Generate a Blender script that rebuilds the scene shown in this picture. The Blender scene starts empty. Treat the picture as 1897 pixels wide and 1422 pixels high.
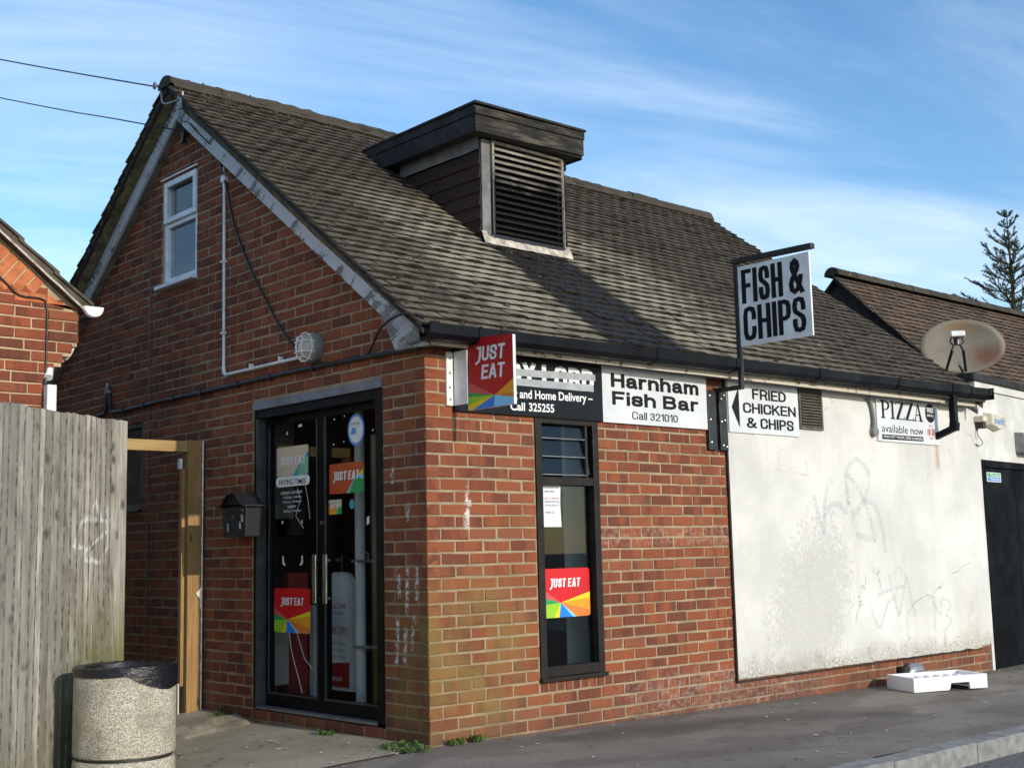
import bpy, math, random
from mathutils import Vector, Matrix, noise as mnoise

random.seed(11)
SC = bpy.context.scene
COL = SC.collection
rad = math.radians

# ---------------------------------------------------------------- camera
CAM_LOC = Vector((-4.72075, -5.98347, 1.05247))
yaw, pitch, roll = rad(47.75986), rad(7.52759), rad(-1.32079)
F_PX = 2339.145
fwd = Vector((math.cos(yaw) * math.cos(pitch), math.sin(yaw) * math.cos(pitch), math.sin(pitch)))
side = Vector((math.sin(yaw), -math.cos(yaw), 0))
up = side.cross(fwd)
r_ = side * math.cos(roll) + up * math.sin(roll)
u_ = up * math.cos(roll) - side * math.sin(roll)
cam_data = bpy.data.cameras.new('camera')
cam_data.sensor_width = 36
cam_data.lens = F_PX / 1897 * 36
cam_data.clip_start = 0.05
cam_data.clip_end = 2000
cam = bpy.data.objects.new('camera', cam_data)
COL.objects.link(cam)
M = Matrix.Identity(4)
for i in range(3):
    M[i][0], M[i][1], M[i][2], M[i][3] = r_[i], u_[i], -fwd[i], CAM_LOC[i]
cam.matrix_world = M
SC.camera = cam

# ---------------------------------------------------------------- sky, sun, exposure
SUN_EL, SUN_AZ = 17.8, 1.2          # degrees: height, and how far the sun stands round towards +X from -Y
w = bpy.data.worlds.new('World')
SC.world = w
w.use_nodes = True
wn, wl = w.node_tree.nodes, w.node_tree.links
wn.clear()
out = wn.new('ShaderNodeOutputWorld')
bg = wn.new('ShaderNodeBackground')
sky = wn.new('ShaderNodeTexSky')
sky.sky_type = 'NISHITA'
sky.sun_disc = False
sky.sun_elevation = rad(SUN_EL)
sky.sun_rotation = rad(180 - SUN_AZ)
sky.air_density = 1.0
sky.dust_density = 0.2
sky.ozone_density = 2.2
bg.inputs['Strength'].default_value = 0.15


def wmath(op, a, b=None, c=None, clamp=False):
    n = wn.new('ShaderNodeMath')
    n.operation = op
    n.use_clamp = clamp
    for i, v in enumerate((a, b, c)):
        if v is None:
            continue
        if hasattr(v, 'node'):
            wl.new(v, n.inputs[i])
        else:
            n.inputs[i].default_value = v
    return n.outputs[0]


def wnoise(vec, scale, detail, rough, dist=0.0):
    n = wn.new('ShaderNodeTexNoise')
    n.inputs['Scale'].default_value = scale
    n.inputs['Detail'].default_value = detail
    n.inputs['Roughness'].default_value = rough
    n.inputs['Distortion'].default_value = dist
    wl.new(vec, n.inputs['Vector'])
    return n.outputs[0]


tc = wn.new('ShaderNodeTexCoord')
sep = wn.new('ShaderNodeSeparateXYZ')
wl.new(tc.outputs['Generated'], sep.inputs[0])
zz = wmath('ADD', wmath('MAXIMUM', sep.outputs[2], 0.0), 0.16)
cx_, cy_ = wmath('DIVIDE', sep.outputs[0], zz), wmath('DIVIDE', sep.outputs[1], zz)


def wcomb(a, b):
    n = wn.new('ShaderNodeCombineXYZ')
    wl.new(a, n.inputs[0])
    wl.new(b, n.inputs[1])
    return n.outputs[0]


def streak(ang, sx, sy):
    c, s = math.cos(rad(ang)), math.sin(rad(ang))
    a = wmath('ADD', wmath('MULTIPLY', cx_, c), wmath('MULTIPLY', cy_, s))
    b = wmath('ADD', wmath('MULTIPLY', cx_, -s), wmath('MULTIPLY', cy_, c))
    return wcomb(wmath('MULTIPLY', a, sx), wmath('MULTIPLY', b, sy))


big = wnoise(streak(15, 0.42, 0.75), 1.0, 3, 0.5)
fine = wnoise(streak(-18, 0.75, 1.7), 1.0, 8, 0.60, 0.9)
mr = wn.new('ShaderNodeMapRange')
mr.interpolation_type = 'SMOOTHSTEP'
mr.inputs[1].default_value, mr.inputs[2].default_value = 0.43, 0.82
wl.new(wmath('ADD', wmath('MULTIPLY', fine, 0.62), wmath('MULTIPLY', big, 0.45)), mr.inputs[0])
cloud_fac = wmath('MULTIPLY', mr.outputs[0], 0.72)
mixc = wn.new('ShaderNodeMix')
mixc.data_type = 'RGBA'
wl.new(cloud_fac, mixc.inputs[0])
hsv = wn.new('ShaderNodeHueSaturation')
hsv.inputs['Saturation'].default_value = 1.18
hsv.inputs['Value'].default_value = 0.97
wl.new(sky.outputs[0], hsv.inputs['Color'])
wl.new(hsv.outputs[0], mixc.inputs[6])
mixc.inputs[7].default_value = (5.2, 5.7, 6.5, 1)
wl.new(mixc.outputs[2], bg.inputs['Color'])
wl.new(bg.outputs[0], out.inputs[0])

sun_data = bpy.data.lights.new('sun', 'SUN')
sun_data.energy = 2.3
sun_data.angle = rad(0.55)
sun_data.color = (1.0, 0.91, 0.77)
sun = bpy.data.objects.new('sun', sun_data)
COL.objects.link(sun)
el, az = rad(SUN_EL), rad(SUN_AZ)
to_sun = Vector((math.sin(az) * math.cos(el), -math.cos(az) * math.cos(el), math.sin(el)))
sun.rotation_euler = to_sun.to_track_quat('Z', 'Y').to_euler()
sun.location = (0, -20, 12)

SC.view_settings.view_transform = 'Standard'
SC.view_settings.look = 'None'
SC.view_settings.exposure = 0.58
SC.view_settings.gamma = 1.0
SC.view_settings.use_curve_mapping = False
SC.render.engine = 'CYCLES'
SC.cycles.use_denoising = True
SC.cycles.max_bounces = 8
SC.cycles.transparent_max_bounces = 12

# ---------------------------------------------------------------- mesh helpers


class MB:
    """collects vertices and faces; build() links them as one mesh object"""

    def __init__(self):
        self.v, self.f, self.m = [], [], []

    def add(self, verts, faces, mi=0):
        o = len(self.v)
        self.v += [tuple(p) for p in verts]
        for f in faces:
            self.f.append(tuple(i + o for i in f))
            self.m.append(mi)
        return self

    def box(self, x0, x1, y0, y1, z0, z1, mi=0):
        x0, x1 = min(x0, x1), max(x0, x1)
        y0, y1 = min(y0, y1), max(y0, y1)
        z0, z1 = min(z0, z1), max(z0, z1)
        v = [(x0, y0, z0), (x1, y0, z0), (x1, y1, z0), (x0, y1, z0), (x0, y0, z1), (x1, y0, z1), (x1, y1, z1), (x0, y1, z1)]
        return self.add(v, [(0, 3, 2, 1), (4, 5, 6, 7), (0, 1, 5, 4), (1, 2, 6, 5), (2, 3, 7, 6), (3, 0, 4, 7)], mi)

    def obox(self, p, a, b, c, mi=0):
        """box from corner p with edge vectors a, b, c"""
        p, a, b, c = map(Vector, (p, a, b, c))
        v = [p, p + a, p + a + b, p + b, p + c, p + a + c, p + a + b + c, p + b + c]
        return self.add(v, [(0, 3, 2, 1), (4, 5, 6, 7), (0, 1, 5, 4), (1, 2, 6, 5), (2, 3, 7, 6), (3, 0, 4, 7)], mi)

    def prism(self, poly, off, mi=0):
        n = len(poly)
        off = Vector(off)
        v = [Vector(p) for p in poly] + [Vector(p) + off for p in poly]
        f = [tuple(range(n - 1, -1, -1)), tuple(range(n, 2 * n))]
        f += [(i, (i + 1) % n, n + (i + 1) % n, n + i) for i in range(n)]
        return self.add(v, f, mi)

    def tube(self, path, r, n=8, mi=0, cap=True):
        path = [Vector(p) for p in path]
        rings = []
        prev = None
        for i, p in enumerate(path):
            t = (path[min(i + 1, len(path) - 1)] - path[max(i - 1, 0)]).normalized()
            if prev is None:
                a = t.orthogonal().normalized()
            else:
                a = (prev - t * prev.dot(t)).normalized()
            prev = a
            b = t.cross(a)
            rr = r[i] if isinstance(r, (list, tuple)) else r
            rings.append([p + a * rr * math.cos(2 * math.pi * k / n) + b * rr * math.sin(2 * math.pi * k / n) for k in range(n)])
        v = [q for ring in rings for q in ring]
        f = []
        for i in range(len(rings) - 1):
            for k in range(n):
                f.append((i * n + k, i * n + (k + 1) % n, (i + 1) * n + (k + 1) % n, (i + 1) * n + k))
        if cap:
            f.append(tuple(range(n - 1, -1, -1)))
            f.append(tuple(range((len(rings) - 1) * n, len(rings) * n)))
        return self.add(v, f, mi)

    def lathe(self, prof, c, n=32, mi=0, cap=(True, True)):
        v, f = [], []
        for r, z in prof:
            for k in range(n):
                a = 2 * math.pi * k / n
                v.append((c[0] + r * math.cos(a), c[1] + r * math.sin(a), c[2] + z))
        for i in range(len(prof) - 1):
            for k in range(n):
                f.append((i * n + k, i * n + (k + 1) % n, (i + 1) * n + (k + 1) % n, (i + 1) * n + k))
        if cap[0]:
            f.append(tuple(range(n - 1, -1, -1)))
        if cap[1]:
            f.append(tuple(range((len(prof) - 1) * n, len(prof) * n)))
        return self.add(v, f, mi)

    def mesh(self, name, mats, smooth=False):
        me = bpy.data.meshes.new(name)
        me.from_pydata(self.v, [], self.f)
        for m in (mats if isinstance(mats, (list, tuple)) else [mats]):
            me.materials.append(m)
        me.polygons.foreach_set('material_index', self.m)
        if smooth:
            me.polygons.foreach_set('use_smooth', [True] * len(self.f))
        me.update()
        return me

    def build(self, name, mats, parent=None, smooth=False, bevel=0.0, **props):
        o = bpy.data.objects.new(name, self.mesh(name, mats, smooth))
        if bevel:
            b = o.modifiers.new('bevel', 'BEVEL')
            b.width = bevel
            b.segments = 2
            b.limit_method = 'ANGLE'
        if smooth:
            e = o.modifiers.new('split', 'EDGE_SPLIT')
            e.split_angle = rad(40)
        return link(o, parent, **props)


def link(o, parent=None, **props):
    COL.objects.link(o)
    if parent is not None:
        o.parent = parent
        if parent.type == 'EMPTY':
            o.matrix_parent_inverse = Matrix.Translation(-Vector(parent.location))
    for k, v in props.items():
        o[k] = v
    return o


def thing(name, loc, label, category, group=None):
    o = bpy.data.objects.new(name, None)
    o.location = loc
    o.empty_display_size = 0.1
    COL.objects.link(o)
    o['label'], o['category'] = label, category
    if group:
        o['group'] = group
    return o


def tag(o, label, category, group=None):
    o['label'], o['category'] = label, category
    if group:
        o['group'] = group
    return o


def lerp(a, b, t):
    return a + (b - a) * t


def px_area(p, n, w_, h_):
    """rough share of the picture a small facet covers; 0 when it is out of frame or faces away"""
    d = Vector(p) - CAM_LOC
    z = d.dot(fwd)
    if z < 0.3:
        return 0
    uu, vv = 948.5 + F_PX * d.dot(r_) / z, 711 - F_PX * d.dot(u_) / z
    if not (-10 < uu < 1907 and -10 < vv < 1432):
        return 0
    c = -d.normalized().dot(Vector(n))
    return max(0, c) * w_ * h_ * (F_PX / z) ** 2


# ---------------------------------------------------------------- material helpers


class NT:
    def __init__(self, name):
        self.mat = bpy.data.materials.new(name)
        self.mat.use_nodes = True
        self.t = self.mat.node_tree
        self.t.nodes.clear()

    def node(self, typ):
        return self.t.nodes.new(typ)

    def put(self, sock, v):
        if v is None:
            return
        if hasattr(v, 'node'):
            self.t.links.new(v, sock)
        elif isinstance(v, (tuple, list)) and len(v) == 3 and sock.type == 'RGBA':
            sock.default_value = (*v, 1)
        else:
            sock.default_value = v

    def math(self, op, a, b=None, c=None, clamp=False):
        n = self.node('ShaderNodeMath')
        n.operation = op
        n.use_clamp = clamp
        for i, v in enumerate((a, b, c)):
            self.put(n.inputs[i], v)
        return n.outputs[0]

    def mul(self, *a):
        r = a[0]
        for b in a[1:]:
            r = self.math('MULTIPLY', r, b)
        return r

    def add(self, a, b):
        return self.math('ADD', a, b)

    def mx(self, a, b):
        return self.math('MAXIMUM', a, b)

    def inv(self, a):
        return self.math('SUBTRACT', 1.0, a, clamp=True)

    def vmath(self, op, a, b=None, scale=None):
        n = self.node('ShaderNodeVectorMath')
        n.operation = op
        self.put(n.inputs[0], a)
        self.put(n.inputs[1], b)
        if scale is not None:
            self.put(n.inputs['Scale'], scale)
        return n.outputs['Value'] if op in ('DOT_PRODUCT', 'LENGTH', 'DISTANCE') else n.outputs[0]

    def pos(self):
        g = self.node('ShaderNodeNewGeometry')
        return g.outputs['Position']

    def sep(self, v):
        n = self.node('ShaderNodeSeparateXYZ')
        self.put(n.inputs[0], v)
        return n.outputs

    def comb(self, a=0.0, b=0.0, c=0.0):
        n = self.node('ShaderNodeCombineXYZ')
        for i, v in enumerate((a, b, c)):
            self.put(n.inputs[i], v)
        return n.outputs[0]

    def noise(self, vec, scale=1.0, detail=3.0, rough=0.55, dist=0.0):
        n = self.node('ShaderNodeTexNoise')
        self.put(n.inputs['Vector'], vec)
        self.put(n.inputs['Scale'], scale)
        self.put(n.inputs['Detail'], detail)
        self.put(n.inputs['Roughness'], rough)
        self.put(n.inputs['Distortion'], dist)
        return n.outputs[0]

    def voronoi(self, vec, scale, feature='F1', rand=1.0):
        n = self.node('ShaderNodeTexVoronoi')
        n.feature = feature
        self.put(n.inputs['Vector'], vec)
        self.put(n.inputs['Scale'], scale)
        self.put(n.inputs['Randomness'], rand)
        return n.outputs

    def smooth(self, x, a, b, lo=0.0, hi=1.0):
        n = self.node('ShaderNodeMapRange')
        n.interpolation_type = 'SMOOTHSTEP'
        self.put(n.inputs[0], x)
        flip = a > b
        if flip:
            a, b, lo, hi = b, a, hi, lo
        n.inputs[1].default_value, n.inputs[2].default_value = a, b
        n.inputs[3].default_value, n.inputs[4].default_value = lo, hi
        return n.outputs[0]

    def band(self, x, a0, a1, b0, b1):
        """0 -> 1 between a0 and a1, back to 0 between b0 and b1"""
        return self.mul(self.smooth(x, a0, a1), self.smooth(x, b1, b0))

    def mix(self, fac, a, b, blend='MIX'):
        n = self.node('ShaderNodeMix')
        n.data_type = 'RGBA'
        n.blend_type = blend
        n.clamp_factor = True
        self.put(n.inputs[0], fac)
        self.put(n.inputs[6], a)
        self.put(n.inputs[7], b)
        return n.outputs[2]

    def ramp(self, fac, stops, interp='LINEAR'):
        n = self.node('ShaderNodeValToRGB')
        n.color_ramp.interpolation = interp
        e = n.color_ramp.elements
        while len(e) < len(stops):
            e.new(0.5)
        for i, (p, c) in enumerate(stops):
            e[i].position = p
            e[i].color = (*c, 1)
        self.put(n.inputs[0], fac)
        return n.outputs[0]

    def rand(self):
        """a random value for each object and each loose piece of a mesh"""
        oi = self.node('ShaderNodeObjectInfo')
        g = self.node('ShaderNodeNewGeometry')
        s = self.add(self.mul(oi.outputs['Random'], 71.3), self.mul(g.outputs['Random Per Island'], 53.7))
        wn_ = self.node('ShaderNodeTexWhiteNoise')
        wn_.noise_dimensions = '1D'
        self.put(wn_.inputs['W'], s)
        return wn_.outputs['Value'], self.sep(wn_.outputs['Color'])

    def strokes(self, a, b, segs, wid, soft):
        """1 on paint strokes given as (a0, b0, a1, b1) in the surface's own metres"""
        p = self.comb(a, b, 0.0)
        d = None
        for a0, b0, a1, b1 in segs:
            ba = Vector((a1 - a0, b1 - b0, 0))
            if ba.length < 1e-4:
                ba = Vector((1e-3, 0, 0))
            pa = self.vmath('SUBTRACT', p, (a0, b0, 0))
            h = self.math('DIVIDE', self.vmath('DOT_PRODUCT', pa, tuple(ba)), ba.length_squared, clamp=True)
            q = self.vmath('LENGTH', self.vmath('SUBTRACT', pa, self.vmath('SCALE', tuple(ba), None, h)))
            d = q if d is None else self.math('MINIMUM', d, q)
        return self.smooth(d, wid + soft, wid)

    def bump(self, h, strength=0.3, dist=0.004):
        n = self.node('ShaderNodeBump')
        self.put(n.inputs['Height'], h)
        n.inputs['Strength'].default_value = strength
        n.inputs['Distance'].default_value = dist
        return n.outputs[0]

    def out(self, color, rough=0.8, normal=None, metal=0.0, spec=0.5, coat=0.0):
        p = self.node('ShaderNodeBsdfPrincipled')
        self.put(p.inputs['Base Color'], color)
        self.put(p.inputs['Roughness'], rough)
        self.put(p.inputs['Metallic'], metal)
        self.put(p.inputs['Specular IOR Level'], spec)
        self.put(p.inputs['Coat Weight'], coat)
        if normal is not None:
            self.put(p.inputs['Normal'], normal)
        o = self.node('ShaderNodeOutputMaterial')
        self.t.links.new(p.outputs[0], o.inputs[0])
        return self.mat


def plain(name, col, rough=0.6, var=0.12, scale=9.0, bump=0.12, metal=0.0, spec=0.5):
    """one colour, unevenly dirty and slightly rough"""
    n = NT(name)
    P = n.pos()
    a = n.noise(P, scale, 5, 0.6)
    dark = tuple(c * (1 - 2.2 * var) for c in col)
    light = tuple(min(1, c * (1 + 0.8 * var)) for c in col)
    c = n.mix(n.smooth(a, 0.3, 0.7), dark, light)
    return n.out(c, n.smooth(a, 0.3, 0.7, min(1, rough + 0.08), max(0.05, rough - 0.08)), n.bump(n.noise(P, scale * 14, 4), bump, 0.003), metal, spec)

# ---------------------------------------------------------------- materials
SPLAT = [(.321, 1.44, .318, 1.36), (.318, 1.34, .316, 1.20), (.30, 1.30, .305, 1.22), (.335, 1.36, .34, 1.33)]
DRIPS = [(-.29, .96, -.282, .80), (-.198, .955, -.209, .69), (-.107, .965, -.105, .78), (-.295, .68, -.316, .40),
         (-.221, .60, -.235, .40), (-.134, .665, -.17, .49), (-.34, 1.57, -.341, 1.50), (-.179, 1.345, -.192, 1.262)]


def wall_dirt(n, s, z, col, k=1.0):
    """algae, lime bloom, bird-lime splashes and ground dirt of the shop's walls, where the photograph shows them"""
    v = n.comb(s, z, 0.0)
    nz = n.noise(v, 3.0, 4, 0.6)
    nf = n.noise(v, 26.0, 4, 0.6)
    alg = n.mul(n.band(s, -0.55, -0.1, 0.45, 1.0), n.band(z, -0.15, 0.12, 0.62, 1.05), n.smooth(nz, 0.32, 0.6), 0.75 * k)
    col = n.mix(alg, col, (0.20, 0.145, 0.045))
    bloom = n.mul(n.band(s, 1.46, 1.5, 2.86, 2.9), n.band(z, 1.045, 1.10, 1.2, 1.21), n.smooth(nf, 0.38, 0.72), 0.40)
    col = n.mix(bloom, col, (0.52, 0.36, 0.27))
    low = n.mul(n.band(s, 1.3, 2.2, 3.4, 4.4), n.band(z, -0.2, -0.1, 0.10, 0.24), n.smooth(nf, 0.42, 0.7), 0.6)
    col = n.mix(low, col, (0.36, 0.29, 0.26))
    base = n.mul(n.smooth(z, 0.16, -0.10), n.smooth(nz, 0.3, 0.62), 0.55)
    col = n.mix(base, col, (0.085, 0.058, 0.042))
    scratch = n.mul(n.strokes(n.add(s, n.mul(n.math('SUBTRACT', nf, 0.5), 0.03)), z, SPLAT + DRIPS, 0.004, 0.022), n.smooth(nf, 0.40, 0.62), 0.75)
    return n.mix(scratch, col, (0.80, 0.78, 0.76))


def brick_material(name, dirt=True, warm=1.0):
    n = NT(name)
    P = n.pos()
    x, y, z = n.sep(P)
    s = n.math('SUBTRACT', x, y)
    r, rc = n.rand()
    col = n.ramp(r, [(0.0, (.140, .046, .027)), (0.25, (.178, .054, .028)), (0.5, (.212 * warm, .062, .029)), (0.78, (.262 * warm, .077, .032)), (1.0, (.215, .080, .042))])
    band = n.noise(n.comb(n.add(n.mul(s, 8.5), n.mul(r, 40.0)), n.mul(z, 1.4), n.mul(rc[0], 9.0)), 1.0, 2, 0.5)
    col = n.mix(n.mul(n.smooth(band, 0.50, 0.60), n.smooth(rc[1], 0.35, 0.7), 0.60), col, (.095, .036, .027))
    col = n.mix(n.mul(n.smooth(band, 0.44, 0.36), 0.40), col, (.31, .098, .040))
    f1 = n.noise(P, 70.0, 5, 0.65)
    f2 = n.noise(P, 260.0, 3, 0.6)
    col = n.mix(n.mul(n.smooth(f1, 0.56, 0.72), 0.30), col, (.46, .25, .15))
    col = n.mix(n.mul(n.smooth(f1, 0.44, 0.30), 0.45), col, (.07, .03, .024))
    if dirt:
        col = wall_dirt(n, s, z, col)
    h = n.add(f1, n.mul(f2, 0.5))
    return n.out(col, 0.88, n.bump(h, 0.55, 0.004), spec=0.25)


def mortar_material(name, dirt=True, col=(.355, .270, .172)):
    n = NT(name)
    P = n.pos()
    x, y, z = n.sep(P)
    s = n.math('SUBTRACT', x, y)
    a = n.noise(P, 5.0, 5, 0.6)
    f = n.noise(P, 150.0, 4, 0.6)
    c = n.mix(n.smooth(a, 0.3, 0.7), tuple(q * 0.72 for q in col), tuple(q * 1.12 for q in col))
    c = n.mix(n.mul(n.smooth(f, 0.5, 0.3), 0.45), c, tuple(q * 0.5 for q in col))
    if dirt:
        c = wall_dirt(n, s, z, c, 0.7)
    return n.out(c, 0.95, n.bump(f, 0.7, 0.004), spec=0.2)


def tile_material(name, pale_zone, brown=(.082, .066, .048), red=(.096, .070, .050), pale=(.31, .272, .195)):
    n = NT(name)
    P = n.pos()
    x, y, z = n.sep(P)
    r, rc = n.rand()
    col = n.ramp(r, [(0.0, tuple(q * .72 for q in brown)), (0.4, brown), (0.7, red), (1.0, tuple(q * 1.22 for q in brown))])
    big = n.noise(P, 1.1, 4, 0.6)
    mid = n.noise(P, 6.0, 4, 0.65)
    f = n.noise(P, 55.0, 5, 0.65)
    if pale_zone:
        # cleaner tiles beside and below the ventilator, where its run-off keeps moss away
        edge = n.add(x, n.mul(n.math('SUBTRACT', mid, 0.5), 0.9))
        zone = n.mul(n.band(edge, 0.30, 0.85, 3.0, 3.9), n.smooth(n.add(y, n.mul(n.math('SUBTRACT', big, 0.5), 1.2)), 2.0, 1.3), n.smooth(rc[0], -0.3, 0.5))
        zone = n.mul(zone, n.smooth(y, -0.28, 0.15, 0.35, 1.0))
        zone2 = n.mul(n.band(edge, -0.3, 0.2, 4.2, 5.4), n.smooth(y, 1.2, 0.4), n.smooth(mid, 0.42, 0.62), 0.5)
        col = n.mix(n.mx(n.mul(zone, 0.95), zone2), col, n.mix(n.smooth(rc[1], 0.1, 0.9), tuple(q * .88 for q in pale), tuple(q * 1.08 for q in pale)))
        # grease run below the louvres
        gx = n.add(x, n.mul(n.math('SUBTRACT', n.noise(n.comb(n.mul(x, 3.0), n.mul(y, 9.0), 0.0), 1.0, 4, 0.6), 0.5), 0.22))
        grease = n.mul(n.band(gx, 1.42, 1.50, 2.26, 2.36), n.smooth(y, 1.2, 1.05))
        col = n.mix(n.mul(grease, 0.97), col, n.mix(n.smooth(y, 0.55, 1.0), (.012, .011, .011), (.006, .007, .010)))
        rough = n.smooth(grease, 0.0, 1.0, 0.9, 0.52)
    else:
        rough = 0.9
    moss = n.mul(n.smooth(mid, 0.54, 0.70), n.smooth(f, 0.40, 0.6), 0.65)
    col = n.mix(moss, col, (.050, .042, .026))
    col = n.mix(n.mul(n.smooth(f, 0.60, 0.72), 0.35), col, (.30, .27, .20))
    col = n.mix(n.smooth(n.noise(P, 19.0, 2), 0.735, 0.76), col, (.45, .43, .36))
    return n.out(col, rough, n.bump(n.add(f, n.noise(P, 160.0, 3)), 0.6, 0.005), spec=0.3)


def wood_material(name, light, dark, grain=1.0, axis='z', green=0.0, fence=False, rough=0.85):
    n = NT(name)
    P = n.pos()
    x, y, z = n.sep(P)
    r, rc = n.rand()
    s = n.add(n.math('SUBTRACT', x, n.mul(y, 0.7)), n.mul(r, 3.0))
    if axis == 'z':
        v = n.comb(n.mul(s, 75.0), n.mul(z, 3.0), n.mul(r, 20.0))
        vk = n.comb(n.mul(s, 16.0), n.mul(z, 5.0), n.mul(r, 20.0))
    else:
        v = n.comb(n.mul(s, 3.0), n.mul(z, 75.0), n.mul(y, 3.0))
        vk = n.comb(n.mul(s, 5.0), n.mul(z, 16.0), n.mul(y, 5.0))
    g = n.noise(v, 1.0, 4, 0.65, 0.6)
    big = n.noise(P, 3.0, 3, 0.5)
    col = n.mix(n.smooth(g, 0.3, 0.68), dark, light)
    col = n.mix(n.mul(n.smooth(r, 0.2, 0.9), 0.55), col, tuple(q * 0.55 for q in light))
    if fence:
        col = n.mix(1.0, col, n.ramp(rc[2], [(0.0, (.66, .65, .62)), (0.5, (.90, .89, .87)), (1.0, (1.12, 1.1, 1.06))]), 'MULTIPLY')
    kn = n.voronoi(vk, 1.0)
    knot = n.mul(n.smooth(kn[0], 0.25, 0.08), n.smooth(n.noise(vk, 0.6, 1), 0.40, 0.50))
    col = n.mix(n.mul(knot, 0.8), col, tuple(q * 0.28 for q in dark))
    col = n.mix(n.mul(n.smooth(big, 0.5, 0.75), 0.35), col, tuple(q * 0.6 for q in dark))
    if fence:
        t = n.add(n.mul(n.add(x, 0.957), -0.7765), n.mul(n.math('SUBTRACT', y, 2.088), -0.6301))
        wob = n.mul(n.math('SUBTRACT', n.noise(P, 14.0, 3), 0.5), 0.05)
        ga = n.mul(n.smooth(n.add(t, n.mul(big, 0.5)), 1.25, 0.70), n.smooth(n.add(z, n.mul(n.math('SUBTRACT', g, 0.5), 0.9)), 1.05, 0.25), 0.85)
        col = n.mix(ga, col, n.mix(n.smooth(z, 0.1, 0.8), (.120, .135, .028), (.19, .18, .070)))
        ga2 = n.mul(n.smooth(n.add(z, n.mul(big, 0.5)), 0.55, 0.05), 0.5)
        col = n.mix(ga2, col, (.15, .135, .06))
        segs = [(.60, 1.14, .579, 1.217), (.579, 1.217, .534, 1.28), (.534, 1.285, .38, 1.30), (.38, 1.30, .217, 1.29), (.217, 1.29, .19, 1.22),
                (.49, 1.11, .203, 1.229), (.534, 1.28, .422, 1.33), (.422, 1.33, .359, 1.415), (.359, 1.415, .29, 1.30), (.623, 1.139, .5, 1.13),
                (.20, 1.13, .285, 1.045), (.285, 1.045, .476, 1.055), (.476, 1.06, .49, 1.11), (.19, 1.22, .2, 1.13)]
        segs = [(p * 1.06, 1.052 + (q - 1.052) * 1.06, r2 * 1.06, 1.052 + (s2 - 1.052) * 1.06) for p, q, r2, s2 in segs]
        gr = n.mul(n.strokes(n.add(t, wob), n.add(z, wob), segs, 0.005, 0.016), n.smooth(g, 0.30, 0.55), 0.75)
        gr = n.mx(gr, n.mul(n.strokes(t, z, [(.21, 1.36, .15, 1.28)], 0.01, 0.07), n.smooth(g, 0.3, 0.6), 0.45))
        col = n.mix(gr, col, (.80, .80, .80))
    return n.out(col, rough, n.bump(g, 0.5, 0.004), spec=0.25)


def glass_material(name, tint=(0.93, 0.96, 0.95), rough=0.0):
    n = NT(name)
    tr = n.node('ShaderNodeBsdfTransparent')
    tr.inputs[0].default_value = (*tint, 1)
    gl = n.node('ShaderNodeBsdfGlossy')
    gl.inputs['Roughness'].default_value = rough
    g = n.node('ShaderNodeNewGeometry')
    cs = n.math('ABSOLUTE', n.vmath('DOT_PRODUCT', g.outputs['Incoming'], g.outputs['Normal']))
    fr = n.add(0.035, n.mul(0.93, n.math('POWER', n.math('SUBTRACT', 1.0, cs), 5.0)))
    mixs = n.node('ShaderNodeMixShader')
    n.t.links.new(fr, mixs.inputs[0])
    n.t.links.new(tr.outputs[0], mixs.inputs[1])
    n.t.links.new(gl.outputs[0], mixs.inputs[2])
    o = n.node('ShaderNodeOutputMaterial')
    n.t.links.new(mixs.outputs[0], o.inputs[0])
    return n.mat


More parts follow.
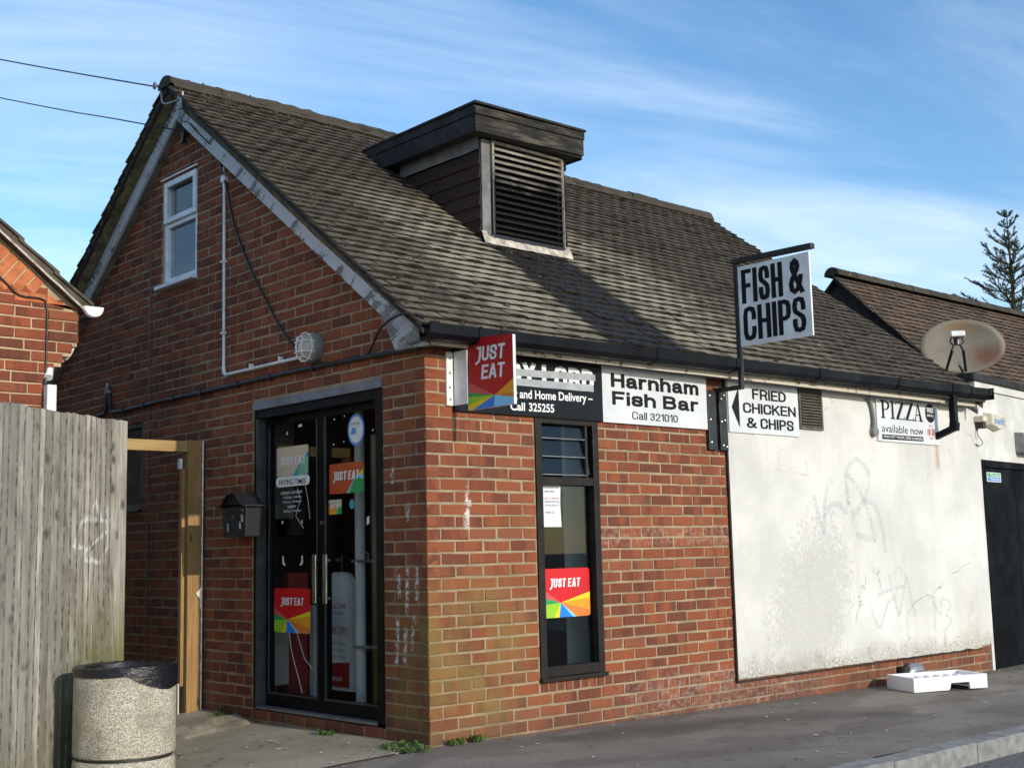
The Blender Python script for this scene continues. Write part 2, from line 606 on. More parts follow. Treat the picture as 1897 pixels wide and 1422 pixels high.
def panel_material():
    """white painted render: peeled and mottled patch, faded tags, cracks, rust and ground splash"""
    n = NT('white_render')
    P = n.pos()
    x, y, z = n.sep(P)
    v = n.comb(x, z, 0.0)
    big = n.noise(v, 1.4, 5, 0.6)
    mid = n.noise(v, 7.0, 5, 0.6)
    f = n.noise(v, 45.0, 5, 0.65)
    streakv = n.noise(n.comb(n.mul(x, 7.0), n.mul(z, 0.7), 0.0), 1.0, 5, 0.6)
    col = n.mix(n.smooth(big, 0.3, 0.7), (.55, .54, .51), (.69, .676, .638))
    col = n.mix(n.mul(n.smooth(streakv, 0.5, 0.75), 0.34), col, (.46, .44, .38))
    # mottled patch where the top coat has come away
    dx = n.math('DIVIDE', n.math('SUBTRACT', n.add(x, n.mul(z, -0.33)), 3.66), 0.62)
    dz = n.math('DIVIDE', n.math('SUBTRACT', z, 0.55), 0.80)
    rr = n.math('SQRT', n.add(n.mul(dx, dx), n.mul(dz, dz)))
    rr = n.add(rr, n.mul(n.math('SUBTRACT', mid, 0.5), 0.9))
    spots = n.noise(n.comb(n.mul(x, 1.35), z, 0.0), 25.0, 3, 0.55)
    thr = n.math('SUBTRACT', spots, n.smooth(rr, 0.30, 1.35, -0.14, 0.22))
    peel = n.smooth(thr, 0.43, 0.55)
    col = n.mix(n.mul(peel, 0.7), col, n.mix(n.smooth(f, 0.35, 0.65), (.44, .43, .405), (.55, .54, .51)))
    col = n.mix(n.mul(n.smooth(rr, 1.0, 0.3), 0.22), col, (.42, .41, .385))
    grey = n.mul(n.smooth(x, 3.5, 2.9), 0.30, n.smooth(mid, 0.3, 0.7))
    col = n.mix(grey, col, (.47, .46, .44))
    # hairline cracks
    ck = n.voronoi(n.vmath('ADD', v, n.comb(n.mul(mid, 0.35), n.mul(big, 0.3), 0.0)), 0.9, 'DISTANCE_TO_EDGE')
    crack = n.mul(n.smooth(ck[0], 0.0045, 0.0015), n.smooth(n.noise(v, 2.3, 2), 0.50, 0.62), 0.55)
    col = n.mix(crack, col, (.20, .18, .15))
    # splash, moss and dirt at the foot, rust under the fixings, dirt by the right end
    foot = n.mul(n.smooth(n.add(z, n.mul(n.math('SUBTRACT', mid, 0.5), 0.35)), 0.27, 0.07), n.smooth(f, 0.32, 0.62), 0.7)
    col = n.mix(foot, col, (.20, .175, .115))
    rust = n.mul(n.strokes(x, z, [(4.87, 2.03, 4.86, 1.99), (5.93, 2.0, 5.94, 1.75)], 0.012, 0.05), n.smooth(streakv, 0.3, 0.6), 0.6)
    col = n.mix(rust, col, (.42, .20, .085))
    rt = n.mul(n.band(x, 5.95, 6.3, 6.45, 6.55), n.smooth(z, 0.75, 0.2), n.smooth(mid, 0.4, 0.65), 0.55)
    col = n.mix(rt, col, (.42, .36, .25))
    h = n.add(n.mul(f, 0.5), n.add(n.mul(peel, -0.6), n.mul(crack, -1.0)))
    return n.out(col, 0.85, n.bump(h, 0.45, 0.004), spec=0.3)


def weathered_paint(name, paint, wood, amount=0.5, axis='slope'):
    n = NT(name)
    P = n.pos()
    x, y, z = n.sep(P)
    a = n.noise(n.comb(n.mul(x, 6), n.mul(n.add(y, n.mul(z, 1.2)), 3.0), n.mul(z, 3.0)), 1.6, 6, 0.7)
    g = n.noise(n.comb(n.mul(x, 40), n.mul(n.math('SUBTRACT', y, n.mul(z, 1.33)), 5.0), n.mul(n.add(z, n.mul(y, -.75)), 55.0)), 1.0, 4, 0.6)
    col = n.mix(n.smooth(g, 0.3, 0.7), tuple(q * 0.55 for q in wood), wood)
    m = n.smooth(n.add(a, n.mul(n.math('SUBTRACT', g, 0.5), 0.25)), 0.62 - amount * 0.3, 0.66 - amount * 0.3)
    col = n.mix(m, col, n.mix(n.smooth(g, 0.3, 0.7), tuple(q * 0.85 for q in paint), paint))
    return n.out(col, 0.8, n.bump(n.add(g, n.mul(m, 0.8)), 0.4, 0.003), spec=0.3)


def faded_spray(name, col, cover):
    """thin worn paint that lets the wall show through"""
    n = NT(name)
    P = n.pos()
    tr = n.node('ShaderNodeBsdfTransparent')
    df = n.node('ShaderNodeBsdfDiffuse')
    df.inputs[0].default_value = (*col, 1)
    ms = n.node('ShaderNodeMixShader')
    n.t.links.new(n.mul(n.smooth(n.noise(P, 45.0, 4, 0.65), 0.30, 0.62), n.smooth(n.noise(P, 5.0, 3), 0.25, 0.55), cover), ms.inputs[0])
    n.t.links.new(tr.outputs[0], ms.inputs[1])
    n.t.links.new(df.outputs[0], ms.inputs[2])
    o = n.node('ShaderNodeOutputMaterial')
    n.t.links.new(ms.outputs[0], o.inputs[0])
    return n.mat


MT = {}
MT['spray'] = faded_spray('faded_blue_spray', (.48, .55, .55), 0.30)
MT['brick'] = brick_material('red_multi_brick')
MT['brick_nb'] = brick_material('warm_red_brick', dirt=False, warm=1.12)  # redder, cleaner brick for the neighbour and the rear wall
MT['mortar'] = mortar_material('tan_mortar')
MT['mortar_nb'] = mortar_material('pale_mortar', dirt=False, col=(.50, .38, .24))
MT['tile'] = tile_material('weathered_plain_tile', True)
MT['tile_nb'] = tile_material('brown_plain_tile', False, brown=(.115, .078, .054), red=(.16, .098, .062))
MT['tile_big'] = plain('mossy_concrete_tile', (.10, .078, .058), 0.9, 0.25, 7)
MT['ridge'] = tile_material('mossy_ridge_tile', False, brown=(.048, .042, .031), red=(.060, .050, .036))
MT['verge'] = None
MT['barge'] = weathered_paint('peeling_grey_paint', (.58, .60, .62), (.25, .245, .24), 0.66)
MT['barge_bare'] = weathered_paint('bare_grey_timber', (.46, .48, .50), (.27, .265, .255), 0.45)
MT['soffit'] = plain('grey_soffit', (.19, .19, .185), 0.8, 0.2, 6)
MT['fascia'] = weathered_paint('flaking_cream_fascia', (.58, .52, .42), (.26, .20, .14), 0.75)
MT['gutter'] = plain('black_gutter_plastic', (.006, .007, .010), 0.45, 0.3, 4, 0.05, spec=0.16)
MT['tile_edge'] = plain('shadow_line_tile_edge', (.034, .029, .021), 0.95, 0.3, 20, 0.5, spec=0.2)  # moss-dark tail faces; the colour also paints the shadow lines between courses
MT['fence_edge'] = plain('dark_board_edge', (.23, .214, .18), 0.95, 0.3, 20, 0.4)  # step faces coloured darker to paint the shaded grooves between boards
MT['deck'] = plain('roof_felt', (.03, .028, .026), 0.95, 0.1)
MT['panel'] = panel_material()
MT['white_wall'] = plain('rough_white_paint', (.66, .648, .61), 0.85, 0.10, 3.0, 0.5)
MT['black_trim'] = plain('black_trim', (.020, .020, .020), 0.5, 0.2)
MT['frame_door'] = plain('black_anodised_frame', (.005, .0055, .007), 0.45, 0.25, 6, 0.06, spec=0.15)
MT['frame_jamb'] = plain('grey_aluminium_jamb', (.05, .052, .053), 0.45, 0.2, 6, 0.06)
MT['lintel'] = plain('grey_steel_lintel', (.175, .19, .215), 0.5, 0.12, 5, 0.05)
MT['frame_win'] = plain('dark_brown_frame', (.020, .0155, .013), 0.5, 0.2, 8, 0.1, spec=0.25)
MT['upvc'] = plain('white_plastic_frame', (.84, .86, .89), 0.4, 0.06, 5, 0.03)
MT['glass'] = glass_material('door_glass', (.95, .96, .96))
MT['glass_clear'] = glass_material('window_glass', (.9, .94, .94))
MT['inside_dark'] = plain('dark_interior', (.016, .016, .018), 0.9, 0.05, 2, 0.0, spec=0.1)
MT['inside_pale'] = plain('pale_wall_panel', (.74, .73, .68), 0.5, 0.06, 2)
MT['inside_red'] = plain('red_counter_front', (.36, .018, .020), 0.45, 0.1, 3)
MT['inside_grey'] = plain('grey_wall_panel', (.24, .24, .225), 0.6, 0.1, 3)
MT['curtain'] = plain('grey_blind', (.16, .165, .15), 0.8, 0.12, 4)
MT['steel'] = plain('brushed_steel', (.48, .48, .47), 0.32, 0.1, 10, 0.03, metal=1.0)
MT['galv'] = plain('dull_metal', (.30, .31, .32), 0.5, 0.15, 8, 0.05, metal=0.7)
MT['sign_black'] = plain('black_sign_face', (.007, .0075, .010), 0.4, 0.2, 5, 0.03, spec=0.22)
MT['sign_white'] = plain('white_sign_face', (.66, .675, .685), 0.38, 0.05, 3, 0.03)
MT['sign_white_dirty'] = plain('dirty_white_sign_face', (.86, .85, .82), 0.45, 0.09, 5, 0.05)
MT['letter_black'] = plain('black_letter', (.008, .008, .010), 0.5, 0.1, 8, 0.02, spec=0.2)
MT['letter_white'] = plain('white_letter', (.80, .80, .79), 0.4, 0.05, 8, 0.02)
MT['tape'] = plain('silver_tape', (.38, .40, .42), 0.4, 0.1, 12, 0.1)
MT['ink'] = plain('grey_ink', (.09, .09, .10), 0.6, 0.1)
MT['ink_red'] = plain('red_ink', (.45, .03, .03), 0.5, 0.08)
MT['ink_blue'] = plain('blue_ink', (.10, .27, .62), 0.5, 0.08)
MT['paper'] = plain('white_paper', (.74, .77, .78), 0.7, 0.04, 6, 0.03)
for nm, c in dict(red=(.62, .012, .018), red_dull=(.46, .010, .014), pink=(.62, .09, .10), green=(.02, .33, .09), lime=(.30, .56, .03), yellow=(.80, .62, .02),
                  blue=(.015, .22, .70), sky_blue=(.25, .60, .85), orange=(.78, .33, .02), rust=(.70, .20, .04), cream=(.62, .50, .36), teal=(.05, .32, .40),
                  tomato=(.50, .075, .02), mint=(.22, .48, .34)).items():
    MT['st_' + nm] = plain('printed_' + nm, c, 0.35, 0.04, 4, 0.02)
MT['fence'] = wood_material('silvered_fence_board', (.58, .565, .515), (.24, .223, .19), fence=True)
MT['timber'] = wood_material('new_orange_timber', (.37, .225, .090), (.245, .135, .050), rough=0.75)
MT['timber_h'] = wood_material('new_yellow_timber', (.46, .315, .135), (.33, .21, .08), axis='x', rough=0.75)
MT['slat_dark'] = None
MT['dormer_wood'] = None
MT['cheek'] = wood_material('brown_tile_hanging', (.052, .030, .024), (.030, .019, .016), axis='x')
MT['lead'] = plain('lead_flashing', (.20, .205, .205), 0.6, 0.15, 6)
MT['felt'] = plain('black_roof_felt', (.022, .022, .023), 0.85, 0.2, 8, 0.4)
MT['fillet'] = plain('white_mortar_fillet', (.56, .49, .40), 0.9, 0.25, 12, 0.6)
MT['black_plastic'] = plain('black_plastic', (.018, .019, .022), 0.4, 0.2, 8, 0.05)
MT['cable'] = plain('black_cable', (.014, .013, .018), 0.5, 0.1)
MT['white_plastic'] = plain('white_plastic', (.80, .81, .80), 0.4, 0.08, 6, 0.03)
MT['foam'] = plain('sealant_foam', (.85, .80, .68), 0.9, 0.12, 30, 0.6)
MT['polystyrene'] = plain('expanded_polystyrene', (.78, .78, .79), 0.75, 0.02, 40, 0.35)
MT['cream_plastic'] = plain('yellowed_plastic', (.62, .56, .43), 0.45, 0.08, 6, 0.04)
MT['grey_plastic'] = plain('grey_plastic', (.22, .22, .21), 0.5, 0.15, 8, 0.06)
MT['brown_metal'] = plain('brown_metal', (.13, .11, .085), 0.6, 0.2, 12, 0.1)
MT['black_door'] = plain('black_painted_door', (.004, .0045, .006), 0.6, 0.3, 3, 0.1, spec=0.08)
MT['orange_brick'] = plain('smooth_orange_brick', (.50, .155, .055), 0.85, 0.12, 14, 0.35)


def special():
    # verge mortar with lichen
    n = NT('lichened_verge_mortar')
    P = n.pos()
    a, f = n.noise(P, 9.0, 5, 0.65), n.noise(P, 60.0, 4, 0.65)
    c = n.mix(n.smooth(a, 0.35, 0.65), (.075, .066, .045), (.20, .17, .10))
    c = n.mix(n.mul(n.smooth(f, 0.55, 0.68), 0.6), c, (.33, .29, .15))
    MT['verge'] = n.out(c, 0.95, n.bump(f, 0.8, 0.006), spec=0.2)
    # louvre slats: bare grey timber above, greasy black below
    n = NT('greasy_louvre_slat')
    P = n.pos()
    x, y, z = n.sep(P)
    g = n.noise(n.comb(n.mul(x, 6.0), n.mul(y, 30.0), n.mul(z, 60.0)), 1.0, 4, 0.65)
    c = n.mix(n.smooth(g, 0.3, 0.7), (.16, .14, .11), (.36, .34, .30))
    c = n.mix(n.mul(n.smooth(n.noise(P, 9.0, 3), 0.5, 0.65), 0.7), c, (.20, .125, .05))
    soot = n.smooth(n.add(z, n.mul(n.math('SUBTRACT', n.noise(P, 5.0, 4), 0.5), 0.5)), 4.10, 3.86)
    c = n.mix(n.mul(soot, 0.97), c, (.009, .009, .010))
    MT['slat_dark'] = n.out(c, n.smooth(soot, 0, 1, 0.85, 0.35), n.bump(g, 0.4, 0.003), spec=0.35)
    # dormer fascia: near-black boards with a paler weathered streak along the grain
    n = NT('charred_weathered_board')
    P = n.pos()
    x, y, z = n.sep(P)
    g = n.noise(n.comb(n.mul(x, 5.0), n.mul(y, 5.0), n.mul(z, 70.0)), 1.0, 5, 0.65, 0.4)
    lowf = n.noise(n.comb(n.mul(x, 2.0), n.mul(y, 2.0), n.mul(z, 14.0)), 1.0, 3, 0.6)
    c = n.mix(n.smooth(g, 0.3, 0.7), (.010, .0095, .009), (.036, .032, .027))
    c = n.mix(n.mul(n.smooth(lowf, 0.46, 0.62), n.smooth(g, 0.35, 0.6), n.smooth(y, 1.05, 1.0), 0.5), c, (.16, .14, .10))
    MT['dormer_wood'] = n.out(c, 0.85, n.bump(g, 0.5, 0.004), spec=0.25)
    # tarmac pavement
    n = NT('worn_tarmac')
    P = n.pos()
    x, y, z = n.sep(P)
    a, m_, f = n.noise(P, 0.8, 4, 0.6), n.noise(P, 5.0, 5, 0.65), n.noise(P, 170.0, 3, 0.7)
    c = n.mix(n.smooth(a, 0.35, 0.65), (.195, .168, .140), (.262, .228, .192))
    c = n.mix(n.mul(n.smooth(m_, 0.5, 0.72), 0.4), c, (.13, .111, .095))
    grit = n.noise(P, 60.0, 4, 0.75)
    c = n.mix(n.mul(n.smooth(grit, 0.50, 0.68), 0.45), c, (.34, .305, .26))
    c = n.mix(n.mul(n.smooth(grit, 0.48, 0.34), 0.5), c, (.095, .081, .069))
    c = n.mix(n.mul(n.smooth(f, 0.53, 0.70), 0.55), c, (.30, .275, .245))
    gum = n.voronoi(P, 2.6)
    c = n.mix(n.mul(n.smooth(gum[0], 0.075, 0.05), 0.5), c, (.065, .058, .055))
    ptc = n.noise(n.comb(n.mul(x, 0.5), n.mul(y, 1.3), 0.0), 1.6, 3, 0.5)
    c = n.mix(n.mul(n.smooth(ptc, 0.50, 0.58), 0.45), c, (.115, .098, .083))
    stain = n.mul(n.strokes(n.add(x, n.mul(m_, 0.6)), n.add(y, n.mul(a, 0.4)), [(2.6, -.35, 3.6, -.75), (1.2, -.15, 2.4, -.2)], 0.05, 0.25), 0.5)
    c = n.mix(stain, c, (.070, .058, .053))
    wallside = n.mul(n.band(y, -0.5, -0.05, 0.2, 0.3), n.smooth(m_, 0.42, 0.62), n.smooth(x, 1.6, 3.4), 0.6)
    c = n.mix(wallside, c, (.165, .138, .088))
    MT['tarmac'] = n.out(c, 0.92, n.bump(f, 0.9, 0.006), spec=0.25)
    # concrete forecourt
    n = NT('old_concrete_slab')
    P = n.pos()
    x, y, z = n.sep(P)
    a, m_, f = n.noise(P, 1.3, 5, 0.6), n.noise(P, 9.0, 5, 0.65), n.noise(P, 120.0, 3, 0.7)
    c = n.mix(n.smooth(a, 0.32, 0.68), (.28, .24, .172), (.40, .355, .265))
    c = n.mix(n.mul(n.smooth(m_, 0.52, 0.7), 0.4), c, (.19, .165, .125))
    ck = n.voronoi(n.vmath('ADD', P, n.comb(n.mul(m_, 0.25), n.mul(a, 0.3), 0.0)), 1.7, 'DISTANCE_TO_EDGE')
    crack = n.mul(n.smooth(ck[0], 0.009, 0.003), n.smooth(n.noise(P, 1.7, 2), 0.45, 0.6), 0.6)
    c = n.mix(crack, c, (.06, .05, .038))
    c = n.mix(n.mul(n.smooth(f, 0.55, 0.7), 0.3), c, (.40, .37, .30))
    MT['concrete'] = n.out(c, 0.93, n.bump(n.add(f, n.mul(crack, -2.0)), 0.6, 0.005), spec=0.25)
    MT['kerb'] = plain('granite_grey_kerb', (.25, .243, .23), 0.9, 0.15, 12, 0.6)
    MT['road'] = plain('grey_asphalt', (.16, .155, .148), 0.93, 0.2, 30, 0.9)
    # exposed aggregate bin
    n = NT('exposed_aggregate')
    P = n.pos()
    v1 = n.voronoi(P, 150.0)
    big = n.noise(P, 4.0, 4, 0.6)
    vr = n.sep(v1[1])
    c = n.ramp(vr[0], [(0.0, (.30, .265, .205)), (0.35, (.46, .42, .33)), (0.7, (.58, .54, .44)), (1.0, (.72, .68, .58))])
    c = n.mix(n.mul(n.smooth(v1[0], 0.45, 0.85), 0.7), c, (.16, .14, .105))
    c = n.mix(n.mul(n.smooth(big, 0.48, 0.66), 0.45), c, (.17, .15, .12))
    c = n.mix(n.mul(n.smooth(n.noise(P, 2.5, 3), 0.5, 0.7), 0.35), c, (.38, .31, .17))
    MT['aggregate'] = n.out(c, 0.9, n.bump(n.inv(v1[0]), 0.8, 0.006), spec=0.3)
    # bin bag
    n = NT('black_bin_bag')
    P = n.pos()
    x, y, z = n.sep(P)
    cr = n.noise(n.comb(n.mul(x, 1.0), n.mul(y, 1.0), n.mul(z, 3.0)), 17.0, 4, 0.6, 1.5)
    MT['bag'] = n.out((.010, .010, .013), 0.25, n.bump(cr, 0.55, 0.012), spec=0.5)
    # rusty dish
    n = NT('rusting_dish')
    P = n.pos()
    x, y, z = n.sep(P)
    a = n.noise(n.comb(n.mul(x, 5), n.mul(y, 5), n.mul(z, 2)), 1.0, 5, 0.6)
    c = n.mix(n.smooth(n.noise(P, 3.0, 3), 0.3, 0.7), (.155, .138, .105), (.225, .20, .155))
    d1 = n.vmath('LENGTH', n.vmath('MULTIPLY', n.vmath('SUBTRACT', P, (7.715, .33, 2.95)), (5.0, 5.0, 5.5)))
    d2 = n.vmath('LENGTH', n.vmath('MULTIPLY', n.vmath('SUBTRACT', P, (7.50, .53, 3.27)), (4.0, 4.0, 8.0)))
    c = n.mix(n.mul(n.smooth(n.add(d2, n.mul(a, 1.6)), 1.8, 0.9), 0.6), c, (.26, .14, .06))
    c = n.mix(n.mul(n.smooth(n.add(d1, n.mul(a, 1.6)), 2.1, 1.1), 0.9), c, (.13, .055, .026))
    MT['dish'] = n.out(c, 0.7, None, spec=0.4)
    # foliage
    n = NT('spruce_needles')
    r, rc = n.rand()
    c = n.mix(r, (.030, .050, .022), (.090, .105, .042))
    MT['needle'] = n.out(c, 0.7, None, spec=0.3)
    n = NT('weed_leaf')
    r, rc = n.rand()
    c = n.mix(r, (.030, .070, .012), (.075, .135, .022))
    MT['weed'] = n.out(c, 0.6, None, spec=0.3)
    MT['bark'] = plain('conifer_bark', (.075, .055, .04), 0.9, 0.2, 20, 0.5)
    MT['moss'] = plain('dark_moss', (.048, .038, .022), 0.98, 0.4, 30, 0.8)
    MT['litter'] = plain('pale_litter', (.50, .46, .40), 0.8, 0.2, 20)
    MT['dead_leaf'] = plain('brown_dead_leaf', (.22, .11, .05), 0.8, 0.25, 20)


special()

# ---------------------------------------------------------------- ground, road, pavement, kerb


def ground_z(x, y):
    z = -0.075 - 0.0125 * max(x, 0) + 0.11 * max(min(x, 0), -2.5)
    return z + (0.02 * y if y < 0 else -0.014 * y)


o = MB().add([(-300, -300, -.262), (300, -300, -.262), (300, 300, -.262), (-300, 300, -.262)], [(0, 1, 2, 3)]).build('road', MT['road'])
o['kind'] = 'structure'


def sheet(name, mat, xs, ys, dz, edge=True):
    b = MB()
    v = [(x, y, ground_z(x, y) + dz + 0.004 * mnoise.noise(Vector((x * 1.3, y * 1.3, 0)))) for y in ys for x in xs]
    nx = len(xs)
    f = [(j * nx + i, j * nx + i + 1, (j + 1) * nx + i + 1, (j + 1) * nx + i) for j in range(len(ys) - 1) for i in range(nx - 1)]
    b.add(v, f)
    o_ = b.build(name, mat, None, smooth=True)
    o_['kind'] = 'structure'
    return o_


def frange(a, b, st):
    n = max(1, round((b - a) / st))
    return [a + (b - a) * i / n for i in range(n + 1)]


sheet('pavement', MT['tarmac'], frange(-12, 12, .25) + frange(13, 40, 3), frange(-1.922, 1.0, .22), 0.0)
# concrete forecourt beside the gable: front edge uneven, follows the wall line
b = MB()
BOUND = .37
xs = frange(-9, 0.003, .15)
ys = frange(0, 1, .04)
v = []
for t in ys:
    for x in xs:
        y0 = -0.02 - BOUND * max(x, -1.3) + 0.012 * mnoise.noise(Vector((x * 4, 0, 3)))
        y_ = lerp(y0, 9.0, t ** 1.5)
        v.append((x, y_, ground_z(x, y_) + 0.012 + 0.004 * mnoise.noise(Vector((x * 2, y_ * 2, 0)))))
nx = len(xs)
b.add(v, [(j * nx + i, j * nx + i + 1, (j + 1) * nx + i + 1, (j + 1) * nx + i) for j in range(len(ys) - 1) for i in range(nx - 1)])
b.build('concrete_forecourt', MT['concrete'], None, smooth=True)['kind'] = 'structure'

# broken concrete haunch at the foot of the gate post
b = MB()
n1, n2 = 18, 14
v = []
for j in range(n2):
    for i in range(n1):
        x, y = lerp(-.80, .0, i / (n1 - 1)), lerp(1.78, 3.3, j / (n2 - 1))
        e = min(i, n1 - 1 - i + 3, j * 0.8) / 3.0
        nz = mnoise.fractal(Vector((x * 5, y * 5, 1)), 1.0, 2.0, 4)
        k = max(0.0, min(1.0, e + 0.45 * nz - (0.5 if x < -.55 else 0) - max(0, 2.05 - y) * (1.5 if x > -.25 else .4)))
        v.append((x, y, ground_z(x, y) - 0.01 + 0.062 * k + 0.012 * nz * k))
b.add(v, [(j * n1 + i, j * n1 + i + 1, (j + 1) * n1 + i + 1, (j + 1) * n1 + i) for j in range(n2 - 1) for i in range(n1 - 1)])
b.build('broken_concrete', MT['concrete'], None)['kind'] = 'structure'

kerb = MB().box(-12, 40, -2.07, -1.95, -.5, -.28).build('kerb', MT['kerb'])
kerb['kind'] = 'structure'
x = -6.63
while x < 14:
    z1 = ground_z(x + .45, -1.95) + (0.004 if x > 2.1 else -0.006) + random.uniform(-.003, .003)
    poly = [(x, -2.07, -.35), (x, -2.07, z1 - .012), (x, -2.058, z1), (x, -1.916, z1 + .003), (x, -1.916, -.35)]
    MB().prism(poly, (.908, 0, 0)).build('kerb_stone', MT['kerb'], kerb)
    x += .915

# ---------------------------------------------------------------- the shop
shop = thing('chip_shop', (3.2, 3.05, -.1), 'single storey red brick chip shop with steep tiled roof and white rendered side', 'shop')
C_ = .075
Y_RIDGE, DEPTH, LEN = 3.05, 6.10, 6.72
ROOF_SL = .752


def roof_z(y):
    return 2.572 + ROOF_SL * (y if y <= Y_RIDGE else 2 * Y_RIDGE - y)


def under_z(y):
    return roof_z(y) - .075


WIN = (.90, 1.485, .225, 1.91)         # front window opening: x0, x1, z0, z1
DOOR = (.44, 2.005, -.005, 2.155)      # gable door opening: y0, y1, z0, z1
UPW = (2.885, 3.465, 3.265, 4.15)
SMW = (3.765, 4.40, 1.46, 2.19)
PANEL_X = 2.875
JOINT_Y = 3.667

b = MB()                                # front wall core, mortar face 6 mm back
b.box(.005, WIN[0], .0045, .11, -.35, 2.42)
b.box(WIN[0], WIN[1], .0045, .11, -.35, WIN[2])
b.box(WIN[0], WIN[1], .0045, .11, WIN[3], 2.42)
b.box(WIN[1], LEN, .0045, .11, -.35, 2.42)
front_wall = b.build('front_wall', MT['mortar'], shop)
b = MB()


def gable_slab(y0, y1, z0, z1=None):
    """piece of the gable wall core up to z1 or up to the roof"""
    cuts = [y0] + ([Y_RIDGE] if y0 < Y_RIDGE < y1 else []) + [y1]
    for a, c in zip(cuts, cuts[1:]):
        ta, tc_ = (under_z(a), under_z(c)) if z1 is None else (z1, z1)
        b.prism([(.0045, a, z0), (.0045, c, z0), (.0045, c, tc_), (.0045, a, ta)], (.1055, 0, 0))


gable_slab(.115, DOOR[0], -.35)
gable_slab(DOOR[0], DOOR[1], -.35, DOOR[2] - .004)
gable_slab(DOOR[0], DOOR[1], DOOR[3])
gable_slab(DOOR[1], UPW[0], -.35)
gable_slab(UPW[0], UPW[1], -.35, UPW[2])
gable_slab(UPW[0], UPW[1], UPW[3])
gable_slab(UPW[1], SMW[0], -.35)
gable_slab(SMW[0], SMW[1], -.35, SMW[2])
gable_slab(SMW[0], SMW[1], SMW[3])
gable_slab(SMW[1], DEPTH, -.35)
gable_wall = b.build('gable_wall', MT['mortar'], shop)
b = MB()
b.box(0.11, LEN, DEPTH - .1, DEPTH, -.35, 2.45)
b.prism([(LEN - .11, .11, -.35), (LEN - .11, DEPTH - .1, -.35), (LEN - .11, DEPTH - .1, under_z(.1)), (LEN - .11, Y_RIDGE, under_z(Y_RIDGE)), (LEN - .11, .11, under_z(.1))], (.105, 0, 0))
b.build('rear_wall', MT['brick_nb'], shop)


def course_bricks(k, first_header, s_end):
    """(s0, s1) of the bricks of one stretcher-bond course, from the corner"""
    r, s = [], 0.0
    if first_header:
        r.append((0.0, .1005))
        s = .1125
    while s < s_end:
        r.append((s, min(s + .213, s_end)))
        s += .225
    return r


def cut(spans, a, c):
    """remove a..c from the spans"""
    res = []
    for s0, s1 in spans:
        if s1 <= a or s0 >= c:
            res.append((s0, s1))
            continue
        if a - s0 > .02:
            res.append((s0, a - .004))
        if s1 - c > .02:
            res.append((c + .004, s1))
    return res


def brick_shape(L, H, D, seed, jit=.0024):
    """brick with its face at y = 0 looking to -y, worn arrises"""
    rnd = random.Random(seed)
    e = .0045
    v = []
    for (dx, dz, yy) in ((0, 0, D), (0, 0, e), (e, e, 0)):
        for (sx, sz) in ((0, 0), (1, 0), (1, 1), (0, 1)):
            v.append(((L - dx if sx else dx) + rnd.uniform(-jit, jit), yy + (rnd.uniform(-jit, jit) if yy < D else 0), (H - dz if sz else dz) + rnd.uniform(-jit, jit)))
    f = [(8, 9, 10, 11)]
    for o_ in (0, 4):
        for i in range(4):
            j = (i + 1) % 4
            f.append((o_ + i, o_ + j, o_ + 4 + j, o_ + 4 + i))
    return v, f


bricks = []                            # (wall, s0, s1, z0, z1)
SIGN_RECTS = [(.21, 1.535, 1.92, 2.4), (1.53, 2.66, 1.915, 2.4), (2.65, 2.88, 1.76, 2.24)]
for k in range(-4, 31):
    z0, z1 = k * C_ + .0063, (k + 1) * C_ - .0063
    sp = course_bricks(k, k % 2 == 1, LEN if k <= 0 else PANEL_X + .02)
    if k <= 2:
        sp = [q for q in sp]
    if z1 > WIN[2] and z0 < WIN[3] and k >= 3:
        sp = cut(sp, WIN[0], WIN[1])
    if k == 2:
        sp = cut(sp, WIN[0] - .006, WIN[1] + .006)
        for i in range(8):
            s0 = WIN[0] + .004 + i * (WIN[1] - WIN[0]) / 8
            bricks.append(('front', s0, s0 + .064, z0, z1))
    for s0, s1 in sp:
        bricks.append(('front', s0, s1, z0, z1))
k = -4
while k * C_ < under_z(Y_RIDGE):
    z0, z1 = k * C_ + .0063, (k + 1) * C_ - .0063
    if k <= 28 or True:
        sp = course_bricks(k, k % 2 == 0, DEPTH)
    if z1 > DOOR[2] + .01 and z0 < DOOR[3]:
        sp = cut(sp, DOOR[0], DOOR[1])
    for W in (UPW, SMW):
        if z1 > W[2] + .02 and z0 < W[3] - .02:
            sp = cut(sp, W[0], W[1])
    sp = cut(sp, JOINT_Y - .006, JOINT_Y + .006)
    for s0, s1 in sp:
        if z0 + .03 < min(under_z(s0), under_z(s1)):
            bricks.append(('gable', s0, s1, z0, min(z1, max(under_z(s0), under_z(s1)))))
    k += 1


def brick_rank(q):
    wl_, s0, s1, z0, z1 = q
    sc, zc = (s0 + s1) / 2, (z0 + z1) / 2
    if wl_ == 'front':
        if any(a - .05 < sc < c + .05 and zz0 - .02 < zc < zz1 for a, c, zz0, zz1 in SIGN_RECTS) or zc < -.06:
            return 0
        return px_area((sc, 0, zc), (0, -1, 0), s1 - s0, z1 - z0)
    if (zc < .1 and sc > 2.8) or zc < -.03 or (sc > 3 and zc < 2.3) or zc > under_z(sc) - .30 or (sc > 4.6 and zc < 2.9):
        return 0
    return px_area((0, sc, zc), (-1, 0, 0), s1 - s0, z1 - z0)


bricks.sort(key=brick_rank, reverse=True)
mesh_cache = {}


